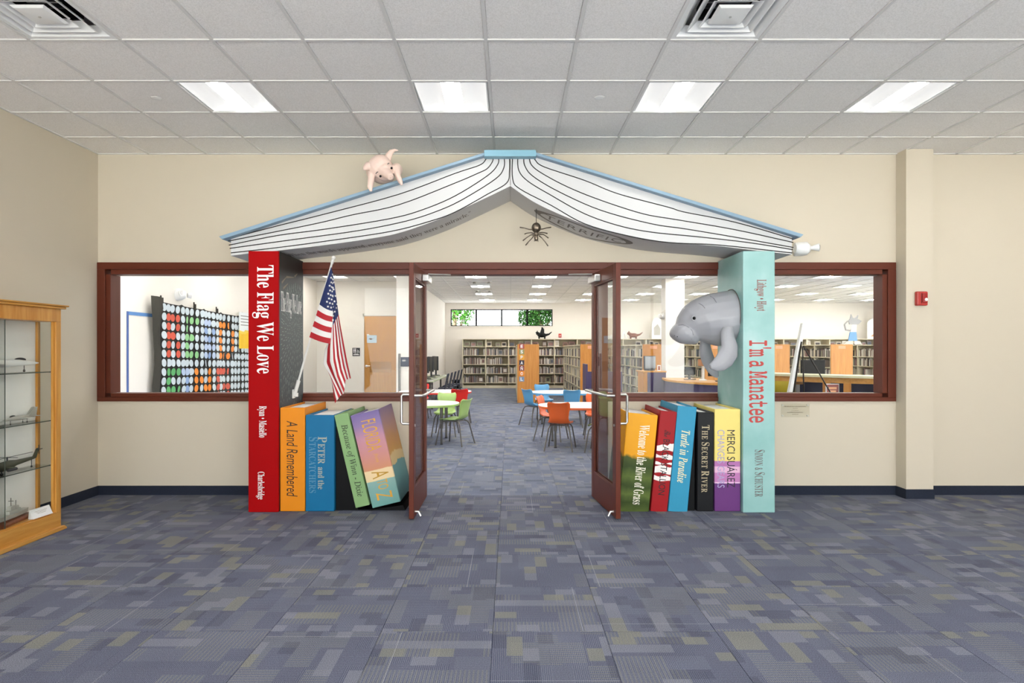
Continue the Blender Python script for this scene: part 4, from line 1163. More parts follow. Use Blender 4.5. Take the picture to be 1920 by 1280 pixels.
# the gathered left edge that hangs forward
ge = MB(); gv = []
for j in range(13):
    z = z_t - 1.0 + .04 - j*(NR*PIT + .1)/12
    for i in range(6):
        u = i/5; gv.append((.03 + .22*math.sin(u*math.pi*.9)*(.5 + .08*math.sin(j*1.3)) * (1.25 if j < 2 else .85), -.06 - .16*u*(1.5 if j < 2 else 1 + .15*math.sin(j*.9)), z + (.03*u if j < 2 else 0)))
ge.add(gv, [(j*6 + i, j*6 + i + 1, (j+1)*6 + i + 1, (j+1)*6 + i) for j in range(12) for i in range(5)])
part('gathered_edge', ge, mat('dark_olive_cloth', '33312A', .85), bn, smooth='all')
for yy in (.02, .98, 1.75, 2.8):
    part('tape_tab', B(.03, yy - .02, z_t - 1.0 + sag(yy) - .02, .045, yy, z_t - 1 + sag(yy) + .10, None).box(.03, yy + .01, z_t - 1 + sag(yy) - .02, .045, yy + .05, z_t - 1 + sag(yy) + .07), M['darkmetal'], bn)
PAL = {'w': mat('dot_pale_blue_white', 'CBD6DC', .6), 'R': mat('dot_red', 'D4553E', .6), 'G': mat('dot_green', '8FC98A', .6), 'g': mat('dot_deep_green', '5DAA67', .6), 'B': mat('dot_blue', '8FA9D4', .6), 'b': mat('dot_soft_blue', 'B4C4DF', .6), 'O': mat('dot_orange', 'F08A2C', .6)}
ROWS = ['wwwwwwwwwwwwwwwwwwwwwwwwwww',
        'wRRRwGGGwbbwwOOOwwwwwwwwwww',
        'wRwRwGwwwBwBwOwwOwwwwwwwwww',
        'wRRwwGGwwbBbwOwwOwwwwwwwwww',
        'wRwRwGwwwbbbwOwwOwwwwwwwwww',
        'wRwRwGGGwbBbwOOOwwwwwwwwwww',
        'wwwwwwwwwwwwwwwwwwwwwwwwwww',
        'wgggbbwOwwOwRRRRwwwwwwwwwww',
        'wgwwwBwOOwOwRwwwwwwwwwwwwww',
        'wgggwBwOwOOwRwRRwwwwwwwwwww',
        'wwwgwBwOwwOwRwwRwwwwwwwwwww']
def disc(r):
    m = MB(); n = 14
    m.rings([[(x, r*math.cos(q), r*math.sin(q)) for q in [2*math.pi*k/n for k in range(n)]] for x in (0, .003)]); return m
dme = {k: disc(.0615).mesh('paper_dot', v) for k, v in PAL.items()}
for j, row in enumerate(ROWS):
    for i, ch in enumerate(row):
        y = .06 + i*PIT; z = z_t - 1.0 - .075 - j*PIT + sag(y)
        O('paper_dot', dme[ch], bn, (cloth_x(y, z) + .008, y, z), (0, random.uniform(-.1, .1), random.uniform(-.35, .35) if random.random() < .25 else 0))
sf = MB()
for j in (11, 12):
    for i in range(NC):
        y = .06 + i*PIT; z = z_t - 1.0 - .075 - j*PIT + sag(y); x = cloth_x(y, z) + .008
        sf.rings([[(xx, y + .0615*math.cos(q), z + .0615*math.sin(q)) for q in [2*math.pi*k/12 for k in range(12)]] for xx in (x, x + .003)])
part('paper_dots', sf, PAL['w'], bn, kind='stuff')
ps = thing('yellow_poster', 'white and yellow poster taped over the right end of the dotted banner', 'poster', (XW + .07, 12.0, 1.92))
part('sheet', B(0, -.25, -.36, .004, .45, .36), bands('yellow_white_print', [(0, 'F2C22E'), (.42, 'F4D35A'), (.5, 'E9ECEC'), (1, 'E3E8EA')], lo=-.36, hi=.36, distort=.15, nscale=4), ps)
pl2 = MB()
for k in range(4): pl2.box(.004, -.18, .28 - k*.06, .005, .2, .295 - k*.06)
part('print_line', pl2, M['printgrey'], ps)
# rectangle of blue tape
tp = thing('blue_tape_frame', 'rectangle of blue masking tape on the wall left of the dotted banner', 'tape', (XW + .002, 8.42, 1.0))
tpm = mat('blue_tape', '5C8CC8', .6)
part('tape_strip', B(0, -.005, -.6, .003, .04, 1.08), mat('blue_tape_deep', '44609E', .6), tp)
part('tape_strip', B(0, .04, 1.03, .003, 1.1, 1.08), tpm, tp)

# door, signs at the end of the side room
dr = thing('door_3', None, None, (-4.075, 16.70, 0), kind='structure')
part('door_leaf', B(.0, -.03, .01, .91, 0, 2.47), wood('door_maple', 'B27A30', 'C48C3E', .35), dr, bevel=.004)
part('kick_plate', B(.15, -.033, .9, .75, -.03, 1.2), wood('door_maple_dark', '9C691C', 'A8741F', .2), dr)
part('door_frame', B(-.05, -.04, 0, -.005, 0, 2.53).box(.915, -.04, 0, .96, 0, 2.53).box(-.05, -.04, 2.48, .96, 0, 2.53), M['lwall'], dr)
dhd = part('door_handle', MB().tube([(.06, -.03, 1.08), (.06, -.09, 1.08), (.17, -.09, 1.08)], .014, 10), M['steel'], dr, smooth=True)
part('handle_rose', MB().tube([(.06, -.03, 1.08), (.06, -.042, 1.08)], .035, 14), M['steel'], dhd, smooth=True)
nt = thing('door_notice', 'pale blue picture sheet taped high on the maple door', 'poster', (-4.0 , 16.665, 1.84))
part('sheet', B(.0, -.004, -.115, .27, 0, .10), mat('pale_blue_sheet', 'B9CCD8', .6), nt)
part('print_mark', MB().prism([(.04, .0), (.11, -.035), (.24, .045), (.15, -.0), (.1, .02)], -.006, -.005, 1), mat('brown_print', '6A5A50', .7), nt)
part('corner_tab', B(.0, -.004, .10, .06, 0, .13), M['paper'], nt)
rs = thing('restroom_sign', 'small dark restroom sign with white figures left of the maple door', 'sign', PX(668, 660, 16.69))
part('plate', B(-.105, -.01, -.11, .105, 0, .12), M['dark'], rs, bevel=.004)
fg_ = MB()
for x_ in (-.06, -.015): fg_.tube([(x_, -.012, .095), (x_, -.0125, .095)], .014, 10).box(x_ - .014, -.0125, .02, x_ + .014, -.011, .078).box(x_ - .01, -.0125, -.03, x_ - .002, -.011, .02).box(x_ + .002, -.0125, -.03, x_ + .01, -.011, .02)
part('figure_mark', fg_, M['lwhite'], rs)
part('wheelchair_mark', MB().tube([(.055 + .026*math.cos(q), -.012, .005 + .026*math.sin(q)) for q in [2*math.pi*k/14 for k in range(15)]], .005, 6).box(.04, -.0125, .02, .05, -.011, .075).box(.04, -.0125, .03, .075, -.011, .04), M['lwhite'], rs)
part('text_line', B(-.08, -.0125, -.08, .08, -.011, -.06).box(-.05, -.0125, -.05, .05, -.011, -.043), M['lwhite'], rs)
rms = thing('room_sign', 'navy room sign with white number on the partition end', 'sign', (-2.60, PY - .002, 1.24))
part('plate', B(-.14, -.01, -.115, .14, 0, .115), mat('navy_sign', '1B2440', .5), rms, bevel=.003)
O('number', lettermesh('number', '101', 'sans', M['lwhite'], w=.075, h=.045, bold=.03), rms, (-.0, -.012, .03), FRONT)
rpo = thing('metal_post', 'slim grey metal post under the navy room sign', 'post', (-2.68, PY - .16, 0))
part('pole', MB().tube([(0, 0, .02), (0, 0, 1.44)], .03, 10), M['chairmetal'], rpo, smooth=True)
part('foot', MB().lathe([(.14, 0), (.13, .02), (.03, .03)], 16), M['chairmetal'], rpo, smooth=True)

# ================================================================ LIBRARY SHELVING
BOOKC = [mat('book_%s' % n, c, .6, vary=.15, scale=20) for n, c in (('cream', 'C9BFAE'), ('grey', '8F8984'), ('taupe', '7A6C62'), ('dark', '3A3433'), ('rose', '8B6A66'), ('slate', '59606C'), ('white', 'DDD8CF'), ('brown', '5E4A3C'), ('sage', '8E9279'))]
_bm = {}
def book_mesh(k, w, h, dpt):
    key = (k, round(w, 3), round(h, 2))
    if key not in _bm:
        m = MB(); m.box(0, 0, 0, w, dpt, h)
        _bm[key] = m.mesh('book', BOOKC[k])
    return _bm[key]
SH = 1.94
CN = ['cream', 'grey', 'taupe', 'black', 'rose', 'slate', 'white', 'brown', 'sage']
SN = ['the lowest', 'the second lowest', 'the middle', 'the upper', 'the top']
ord_ = ['first', 'second', 'third', 'fourth', 'fifth', 'sixth', 'seventh', 'eighth', 'ninth', 'tenth', 'eleventh', 'twelfth', 'thirteenth', 'fourteenth', 'fifteenth', 'sixteenth', 'seventeenth', 'eighteenth']
YB0, YB1 = 23.8, 24.35
bw = .914
zs = [.22, .585, .95, 1.31, 1.66]
count = 0; seen = {}
rb_ = random.Random(4)
for b_ in range(18):
    x0 = -1.9 + b_*bw
    t = thing('bookcase', 'putty metal bookcase against the far wall, %s unit from the left' % ord_[b_], 'bookcase', (x0, YB0, 0), group='far wall bookcases')
    part('upright', B(-.018, 0, 0, .018, .5, SH), M['shelf'], t)
    part('back_panel', B(.018, .46, 0, bw - .018, .47, SH), mat('shelf_back', 'C8BD9E', .6) if 'sb' not in M else M['sb'], t)
    M['sb'] = bpy.data.materials['shelf_back']
    part('top_board', B(-.018, 0, SH, bw, .5, SH + .025), M['shelf'], t)
    part('kick_base', B(.018, .02, 0, bw - .018, .5, .11), M['shelf'], t)
    if b_ == 17: part('upright', B(bw - .018, 0, 0, bw + .018, .5, SH), M['shelf'], t)
    for z in zs: part('shelf', B(.018, .01, z - .022, bw - .018, .45, z), M['shelf'], t)
    st = MB()
    for r_, z in enumerate(zs):
        x = x0 + .03
        if r_ == 4 or rb_.random() < .0:        # display books, face out
            while x < x0 + bw - .22:
                if rb_.random() < .62:
                    w_ = rb_.uniform(.15, .26); h_ = rb_.uniform(.17, .245); c_ = rb_.choice([0, 1, 2, 4, 6, 8, 0, 7])
                    kd = (CN[c_], 'top', ord_[b_]); seen[kd] = seen.get(kd, 0) + 1
                    q = thing('display_book', '%s %s face-out picture book on the top row of the %s far bookcase' % (ord_[seen[kd] - 1], CN[c_], ord_[b_]), 'book', (x, YB0 + .1, z + .001), (R(-8), 0, 0), group='face-out books on the far top shelf')
                    part('cover', B(0, 0, 0, w_, .015, h_), BOOKC[c_], q)
                    part('cover_picture', B(w_*.15, -.001, h_*.2, w_*.85, 0, h_*.75), BOOKC[(c_ + 3) % 9], q)
                    x += w_ + .04
                else: x += .12
            continue
        gapat = rb_.uniform(.5, .85)*bw + x0 if rb_.random() < .75 else 99
        faced = False
        while x < x0 + bw - .05:
            if x > gapat and not faced:
                faced = True
                if rb_.random() < .6:
                    w_ = min(.2, x0 + bw - .04 - x)
                    if w_ > .12:
                        c_ = rb_.choice([0, 1, 2, 8, 6])
                        q = thing('display_book', '%s face-out picture book on %s shelf of the %s far bookcase' % (CN[c_], SN[r_], ord_[b_]), 'book', (x + .01, YB0 + .06, z + .001), (R(-8), 0, 0), group='face-out books on lower far shelves')
                        part('cover', B(0, 0, 0, w_, .015, .24), BOOKC[c_], q); part('cover_picture', B(w_*.2, -.001, .06, w_*.8, 0, .18), BOOKC[(c_ + 4) % 9], q)
                    x += .24; continue
                x += rb_.uniform(.15, .3); continue
            w_ = rb_.choice([.018, .024, .03, .036]); h_ = rb_.choice([.2, .22, .24, .26, .28]); c_ = rb_.choice([0, 0, 1, 1, 2, 2, 3, 4, 5, 6, 6, 7])
            if x + w_ > x0 + bw - .022: break
            if b_ in (0, 1, 2, 3) and count < 300:
                o = O('book', book_mesh(c_, w_, h_, .17), None, (x, YB0 + .03 + rb_.choice([0, .01, .02]), z + .001))
                kd = ('slim' if w_ < .022 else 'thick' if w_ > .032 else 'medium', CN[c_], SN[r_], ord_[b_]); seen[kd] = seen.get(kd, 0) + 1; o['label'] = '%s %s upright book on %s shelf of the %s far bookcase' % kd if seen[kd] == 1 else '%s %s %s upright book on %s shelf of the %s far bookcase' % ((ord_[seen[kd] - 1],) + kd); o['category'] = 'book'; o['group'] = 'books in the %s far bookcase' % ord_[b_]; count += 1
            else:
                st.cur = c_; st.box(x, YB0 + .03, z + .001, x + w_, YB0 + .2, z + h_)
            x += w_ + .001
    if st.v:
        o = O('shelved_books', st.mesh('shelved_books', BOOKC)); o['label'] = 'rows of upright books in the %s far bookcase from the left' % ord_[b_]; o['category'] = 'books'; o['kind'] = 'stuff'

# free-standing ranges with oak end panels
RY0, RY1 = 17.25, 22.75
def range_(i, x0):
    w_ = .63; h_ = 1.69
    nm = ['first', 'second', 'third', 'fourth', 'fifth', 'sixth', 'seventh'][i]
    t = thing('shelf_range', '%s free-standing book range from the left, oak end panel facing the hall' % nm, 'bookshelf', (x0, RY0, 0), group='free-standing book ranges')
    e = part('end_panel', B(0, 0, 0, w_, .04, h_), M['oakd'], t, bevel=.004)
    if i: part('range_label', B(w_*.34, -.006, h_ - .13, w_*.66, 0, h_ - .04), mat('peach_label', 'E2A27A', .6) if 'pl' not in M else M['pl'], e); M['pl'] = bpy.data.materials.get('peach_label')
    part('canopy', B(.01, .04, h_ - .03, w_ - .01, RY1 - RY0, h_ - .005), M['shelf'], t)
    part('spine_panel', B(w_/2 - .01, .04, .1, w_/2 + .01, RY1 - RY0, h_ - .03), M['sb'], t)
    part('end_panel', B(.0, RY1 - RY0, 0, w_, RY1 - RY0 + .04, h_), M['oakd'], t)
    part('kick_base', B(.03, .04, 0, w_ - .03, RY1 - RY0, .1), M['shelf'], t)
    for k in range(7): part('upright', B(.0, .04 + k*.908, 0, w_, .07 + k*.908, h_ - .03), M['shelf'], t)
    zz_ = [.12, .42, .72, 1.02, 1.32]
    for z in zz_:
        part('shelf', B(.01, .05, z - .02, w_/2 - .01, RY1 - RY0, z), M['shelf'], t)
        part('shelf', B(w_/2 + .01, .05, z - .02, w_ - .01, RY1 - RY0, z), M['shelf'], t)
    st = MB()
    for z in zz_:
        y = .1
        while y < RY1 - RY0 - .08:
            if rb_.random() < .05: y += rb_.uniform(.1, .3); continue
            b_ = rb_.uniform(.02, .045); hh_ = rb_.uniform(.18, .255); c_ = rb_.choice([0, 0, 1, 2, 3, 4, 5, 6, 6, 7, 8])
            st.cur = c_; st.box(.03 + rb_.uniform(0, .02), y, z + .001, .2, y + b_, z + hh_); y += b_ + .002
    o = O('shelved_books', st.mesh('shelved_books', BOOKC), None, (x0, RY0, 0)); o['label'] = 'packed books on the %s free-standing range from the left' % nm; o['category'] = 'books'; o['kind'] = 'stuff'
    return t, e
for i, x0 in enumerate((.20, 2.02, 3.82, 5.62, 7.44, 9.26, 11.1)):
    t, e = range_(i, x0)
    if i == 0:
        for k, (ch, cc) in enumerate(zip('ESPA\u00d1OL', ('A03A34', '8A8A55', 'E0A030', '32283A', '7E3038', 'E88A1E', '7D93AE'))):
            z = EYE + (CY - (649 + k*10.25))*RY0/FPX
            tl_ = part('letter_tile', B(.055, -.008, z - .07, .20, 0, z + .07), mat('letter_tile_' + cc, cc, .5), e, label='coloured square with a white letter')
            O('letter', lettermesh('letter', ch, 'sans', M['lwhite'], w=.07, h=.095 if k != 4 else .115, bold=.03), tl_, (.128, -.0095, z), FRONT)
# things on top of the far shelving
def critter(x, y, z, s, cmat, label, cat, name, spikes=0):
    t = thing(name, label, cat, (x, y, z)); t.scale = (s, s, s)
    m = MB(); m.ball((0, 0, .16), (.2, .1, .1)); m.ball((-.2, 0, .24), (.08, .07, .07)); m.tube([(.15, 0, .16), (.3, 0, .2), (.42, 0, .3)], [.06, .035, .012])
    m.tube([(-.12, 0, .2), (-.2, 0, .26)], [.07, .05])
    part('body', m, cmat, t, smooth=True)
    for xx in (-.12, .12):
        for yy in (-.05, .05): part('leg', MB().tube([(xx, yy, .12), (xx, yy, .0)], [.035, .03], 8), cmat, t, smooth=True)
    part('ear', MB().tube([(-.2, -.04, .28), (-.19, -.05, .36)], [.03, .004], 6).tube([(-.2, .04, .28), (-.19, .05, .36)], [.03, .004], 6), cmat, t)
    return t
zt = SH + .026
bc = critter(1.27, 24.05, zt, .95, M['black'], 'black and white toy animal on top of the far bookcases below the high window', 'toy', 'toy_animal')
part('white_muzzle', MB().ball((-.27, -.02, .22), (.035, .04, .03)), M['lwhite'], bc, smooth=True)
part('raised_back', MB().tube([(.0, 0, .2), (.03, 0, .4), (.0, 0, .5)], [.1, .07, .02]), M['black'], bc, smooth=True)
critter(4.95, 24.05, zt, .9, mat('toy_brown', '7A4630', .7), 'brown toy horse on top of the far bookcases left of the column', 'toy', 'toy_horse')
stt = thing('white_stand', 'small white wire display stand on the far shelves left of the column', 'stand', (4.55, 23.95, zt))
part('frame', MB().tube([(-.12, 0, 0), (0, 0, .3), (.12, 0, 0)], .02, 6).tube([(-.08, -.05, 0), (0, 0, .25), (.08, .1, 0)], .015, 6), M['white'], stt)
fa2 = thing('fire_alarm', 'tiny red fire alarm box on the far library wall right of the high window', 'fire alarm', PX(1050, 629, LY1))
part('box', B(-.06, -.04, -.08, .06, 0, .08), rp, fa2, bevel=.01); part('button', B(-.02, -.045, -.03, .02, -.04, .01), M['white'], fa2)
def board(px, py, w_, h_, label, d=24.0, cat='poster', name='arched_board', tint='EEF0F0'):
    x, _, z = PX(px, py, d); z = SH + .026; t = thing(name, label, cat, (x, d, z))
    pts = [(-w_/2, 0), (w_/2, 0)] + [(w_/2*math.cos(q), h_*.7 + h_*.3*math.sin(q)) for q in [math.pi*k/12 for k in range(13)]]
    part('panel', MB().prism(pts, 0, .03, 1), mat(name + '_white', tint, .6), t)
    return t
ab = board(1644, 631, .75, .85, 'white arched picture board on top of the far bookcases at the right')
part('picture', MB().prism([(-.25, .1), (.2, .1), (.25, .25), (.0, .3), (-.1, .22)], -.006, 0, 1), mat('peach_picture', 'D9A878', .6), ab)
part('picture_lines', MB().prism([(-.2, .4), (.15, .38), (.2, .42), (-.1, .46)], -.006, 0, 1).prism([(-.1, .55), (.15, .52), (.1, .6)], -.006, 0, 1), M['grid'], ab)
cb_ = board(1232, 634, .42, .85, 'white framed drawing on top of the far bookcases left of the column')
part('picture', MB().prism([(-.12, .15), (.12, .15), (.14, .4), (.02, .6), (-.13, .45)], -.006, 0, 1), mat('pale_grey_drawing', 'BDBBB6', .6), cb_)
# generic grey figure in blue trousers
gx, _, gz = PX(1603, 640, 17.3)
gf = thing('cutout_figure', 'painted grey animal cutout in blue trousers standing on an oak end panel', 'figure', (gx, 17.4, 1.69))
gm = mat('figure_grey', 'A9A7A4', .7)
part('trousers', MB().prism([(-.13, .1), (.13, .1), (.1, .36), (-.08, .36)], 0, .03, 1), mat('figure_blue', '6F9CC4', .6), gf)
part('body', MB().prism([(-.07, .36), (.09, .36), (.12, .55), (-.02, .6)], .0, .03, 1), mat('figure_white', 'D9D7D3', .6), gf)
part('head', MB().prism([(-.1, .58), (.16, .58), (.26, .68), (.1, .76), (-.06, .78), (-.12, .7)], 0, .03, 1), gm, gf)
part('ear', MB().prism([(-.08, .76), (0, .78), (-.05, .88)], 0, .03, 1).prism([(.06, .76), (.14, .75), (.16, .86)], 0, .03, 1), gm, gf)
part('shoe', MB().prism([(-.26, 0), (-.02, 0), (-.02, .1), (-.14, .1)], 0, .03, 1).prism([(.04, 0), (.28, 0), (.2, .1), (.04, .1)], 0, .03, 1), mat('figure_cream', 'CFC4B8', .6), gf)
part('tail', MB().tube([(-.06, .015, .4), (-.2, .015, .42), (-.24, .015, .58), (-.14, .015, .68)], .025, 8), gm, gf, smooth=True)
emergency((4.155, 16.2, 2.44), 1.0, 'small white emergency light on the left face of the library column', R(-90))

# ================================================================ FURNITURE
def rounded(rx, ry, n=28, p=2.6):
    return [(rx*math.copysign(abs(math.cos(q))**(2/p), math.cos(q)), ry*math.copysign(abs(math.sin(q))**(2/p), math.sin(q))) for q in [2*math.pi*k/n for k in range(n)]]
def table(x, y, rx, ry, edge, label, zt=.64, p=2.6):
    t = thing('activity_table', label, 'table', (x, y, 0), group='low activity tables')
    def rg(s, z): return [(a*s, b*s, z) for a, b in rounded(rx, ry, 32, p)]
    part('tabletop', MB().rings([rg(.99, zt - .032), rg(.99, zt), ]), mat('white_laminate', 'EFEDE6', .3) if 'wl' not in M else M['wl'], t); M['wl'] = bpy.data.materials['white_laminate']
    part('edge_band', MB().rings([rg(.99, zt - .034), rg(1, zt - .03), rg(1, zt - .003), rg(.99, zt + .0005)], cap0=False, cap1=False), edge, t, smooth=True)
    for sx in (-1, 1):
        for sy in (-1, 1):
            lg = part('leg', MB().tube([(sx*rx*.66, sy*ry*.62, .012), (sx*rx*.66, sy*ry*.62, .3)], .018, 10).tube([(sx*rx*.66, sy*ry*.62, .26), (sx*rx*.66, sy*ry*.62, zt - .03)], .027, 12), M['chairmetal'], t, smooth=True)
            part('glide', MB().lathe([(.022, 0), (.026, .008), (.015, .014)], 10, (sx*rx*.66, sy*ry*.62, 0)), M['dark'], lg)
    return t
cO = mat('orange_shell', 'E4672B', .35); cG = mat('lime_shell', 'A9C878', .35); cB = mat('sky_blue_shell', '5FA0CC', .35); cR = mat('red_shell', 'DB2B22', .35); cL = mat('olive_shell', '9AA068', .35)
table(1.2, 9.7, .75, .55, cO, 'white activity table with an orange edge right of the doorway')
table(1.15, 12.7, .75, .58, cB, 'white activity table with a blue edge behind the orange one')
table(-1.62, 10.05, .76, .58, cG, 'white activity table with a lime green edge left of the doorway')
table(-1.62, 12.9, .78, .58, cR, 'white activity table with a red edge behind the lime one')
def shell_chair(m, label, x, y, face, s=1.0, group='moulded shell chairs round the activity tables', H=.75):
    """face: direction the sitter looks, degrees from +x"""
    t = thing('shell_chair', label, 'chair', (x, y, 0), (0, 0, R(face)), group=group); t.scale = (s, s, s)
    SHt = .41
    prof = [(.20, SHt - .03, .15), (.19, SHt - .005, .175), (.12, SHt + .004, .19), (.0, SHt - .006, .19), (-.10, SHt - .0, .175), (-.155, SHt + .03, .155), (-.185, SHt + .09, .145), (-.20, SHt + .17, .155), (-.215, SHt + .25, .172), (-.235, SHt + .31, .172), (-.262, H, .15)]
    def lay(off):
        rows_ = []
        for i, (px_, pz, w_) in enumerate(prof):
            a = prof[max(i - 1, 0)]; c = prof[min(i + 1, len(prof) - 1)]
            dx, dz = c[0] - a[0], c[1] - a[1]; l = math.hypot(dx, dz); nx, nz_ = dz/l, -dx/l
            r_ = []
            for k in range(7):
                u = k/3 - 1; cv = .028*u*u * (1 if pz > SHt + .05 else .5)
                r_.append((px_ + nx*off + (cv if pz > SHt + .05 else 0), w_*u, pz + nz_*off + (cv if pz <= SHt + .05 else 0) - (0 if i < len(prof) - 1 else .02*(1 - u*u)*1)))
            rows_.append(r_)
        return rows_
    A, Bq = lay(.005), lay(-.005)
    rings = [a + b[::-1] for a, b in zip(A, Bq)]
    part('seat_shell', MB().rings(rings), m, t, smooth='all')
    for sy in (-1, 1):
        fr = MB().tube([(.235, sy*.215, .0), (.185, sy*.165, .33), (.155, sy*.14, .375), (.10, sy*.125, .388), (-.10, sy*.125, .388), (-.15, sy*.14, .375), (-.175, sy*.16, .33), (-.25, sy*.215, .0)], .011, 8)
        part('leg_frame', fr, M['chairmetal'], t, smooth=True)
    part('cross_bar', MB().tube([(.10, -.125, .386), (.10, .125, .386)], .009, 6).tube([(-.10, -.125, .386), (-.10, .125, .386)], .009, 6), M['chairmetal'], t, smooth=True)
    return t
shell_chair(cO, 'orange shell chair with its back to the hall at the orange-edged table', .77, 9.22, 78)
shell_chair(cO, 'orange shell chair at the left end of the orange-edged table', .70, 10.2, -22)
shell_chair(cO, 'orange shell chair on the far side of the orange-edged table', 1.5, 10.45, -95)
shell_chair(cL, 'olive green shell chair seen through the right glass door', 1.40, 9.02, 160)
shell_chair(cB, 'blue shell chair at the left end of the blue-edged table', .50, 12.15, 35)
shell_chair(cB, 'blue shell chair with its back to the hall at the blue-edged table', 1.22, 11.98, 88)
shell_chair(cB, 'blue shell chair on the far side of the blue-edged table', .75, 13.45, -80)
shell_chair(cB, 'blue shell chair at the right end of the blue-edged table', 2.02, 12.6, 185)
shell_chair(cG, 'lime green shell chair at the right end of the lime-edged table', -.90, 9.72, 155)
shell_chair(cG, 'lime green shell chair on the far side of the lime-edged table', -1.17, 10.75, -92)
shell_chair(cB, 'blue shell chair seen through the left glass door', -1.62, 9.35, 92)
shell_chair(cR, 'red shell chair with its back to the hall at the red-edged table', -1.03, 12.25, 92)
shell_chair(cR, 'dark red shell chair on the far side of the red-edged table', -2.05, 13.6, -90)

# computer desk along the partition with navy chairs
cdk = thing('computer_table', 'pale green topped computer table along the left library wall', 'table', (-2.30, 17.3, 0))
part('tabletop', B(-.34, -2.0, .70, .34, 2.0, .73), mat('pale_green_laminate', 'B9C0A0', .4), cdk, bevel=.005)
for yy in (-1.9, 0, 1.9):
    for xx in (-.28, .28): part('leg', MB().tube([(xx, yy, 0), (xx, yy, .70)], .025, 8), M['chairmetal'], cdk, smooth=True)
part('modesty_panel', B(-.30, -1.9, .3, -.28, 1.9, .68), M['dark'], cdk)
for k, yy in enumerate((15.6, 16.5, 17.5, 18.6)):
    mo = thing('computer_monitor', '%s black computer monitor on the table along the left library wall' % ['nearest', 'second', 'third', 'farthest'][k], 'monitor', (-2.34, yy, .731), (0, 0, R(-70)), group='monitors on the computer table'); mo.scale = (1.35, 1.35, 1.4)
    part('screen', B(-.25, -.02, .12, .25, .02, .43), M['dark'], mo, bevel=.008)
    part('stand_neck', B(-.025, .0, .02, .025, .03, .16), M['dark'], mo); part('stand_foot', B(-.11, -.08, 0, .11, .09, .015), M['dark'], mo, bevel=.004)
    kb = thing('keyboard', 'pale keyboard in front of the %s monitor on the left computer table' % ['nearest', 'second', 'third', 'farthest'][k], 'keyboard', (-2.08, yy - .1, .731), (0, 0, R(-75)), group='keyboards on the computer table')
    part('keyboard_body', B(-.2, -.06, 0, .2, .06, .018), M['grid'], kb, bevel=.004); part('key_field', B(-.18, -.045, .018, .18, .045, .022), M['chairmetal'], kb)
for k, (xx, yy) in enumerate(((-1.86, 15.3), (-1.84, 16.1), (-1.82, 16.9), (-1.80, 17.8), (-1.78, 18.7))):
    t = thing('slatted_chair', 'navy slatted-back chair at the left computer table, %s in the row' % ord_[k], 'chair', (xx, yy, 0), (0, 0, R(180)), group='navy chairs at the computer table')
    part('seat', MB().rings([[(sx*.2, sy*.21, z) for sx, sy in ((-1,-1),(1,-1),(1,1),(-1,1))] for z in (.44, .47)]), M['navy'], t, bevel=.01)
    part('backrest', MB().prism([(-.19, .50), (-.175, .50), (-.26, .92), (-.28, .92)], -.2, .2, 1), M['navy'], t)
    sl = MB()
    for j in range(7): z = .55 + j*.045; x_ = -.19 - (z - .5)*.205; sl.box(x_ - .012, -.16, z, x_ - .005, .16, z + .015)
    part('back_slot', sl, M['chairmetal'], t)
    for sy in (-1, 1): part('leg_frame', MB().tube([(.22, sy*.2, 0), (.17, sy*.19, .43), (-.17, sy*.19, .43), (-.24, sy*.2, 0)], .012, 6), M['chairmetal'], t)
bxk = thing('waste_bin', 'small black bin beside the first far bookcase', 'bin', (-2.15, 23.6, 0))
part('bin_body', MB().lathe([(.13, 0), (.16, .33), (.15, .33), (.12, .02)], 14), M['black'], bxk, smooth=True); part('bin_rim', MB().lathe([(.165, .32), (.17, .33), (.165, .345)], 14), M['dark'], bxk)

# purple carrel, kiosk
cr_ = thing('study_carrel', 'dark purple study carrel panel beside the second book range', 'carrel', (1.98, 14.6, 0))
part('side_panel', B(-.13, 0, 0, -.09, .7, 1.18), M['purple'], cr_, bevel=.004); part('front_panel', B(-.09, 0, 0, .75, .04, 1.0), M['purple'], cr_); part('desk_board', B(-.09, .04, .7, .75, .7, .73), M['oakh'], cr_)
kx, ky = 3.05, 13.6
kk = thing('kiosk', 'purple fronted oak computer kiosk left of the library column', 'kiosk', (kx, ky, 0))
part('front_panel', B(.07, 0, 0, .47, .03, 1.02), M['purple'], kk); part('side_panel', B(-.02, .0, 0, .07, .6, 1.02), M['oakd'], kk, bevel=.004)
part('side_panel', B(.44, .03, 0, .50, .6, 1.02), M['purple'], kk); part('top_board', B(-.06, -.03, 1.02, .50, .62, 1.05), M['oakh'], kk, bevel=.006)
mo = thing('computer_monitor', 'grey monitor standing on the purple kiosk', 'monitor', (kx + .19, ky + .3, 1.051), (0, 0, R(38)))
part('screen', B(-.2, -.02, .04, .2, .02, .34), M['dark'], mo, bevel=.006); part('screen_face', B(-.185, -.024, .055, .185, -.02, .325), mat('grey_screen', '6E6F70', .2), mo); part('stand_foot', B(-.1, -.07, 0, .1, .08, .04), M['dark'], mo)
fr_ = thing('photo_frame', 'tiny white frame on the purple kiosk', 'frame', (kx + .36, ky + .1, 1.051)); part('frame_border', B(-.04, 0, 0, .04, .012, .13), M['white'], fr_); part('frame_picture', B(-.025, -.003, .02, .025, 0, .11), mat('rust_picture', 'A05A40', .6), fr_)

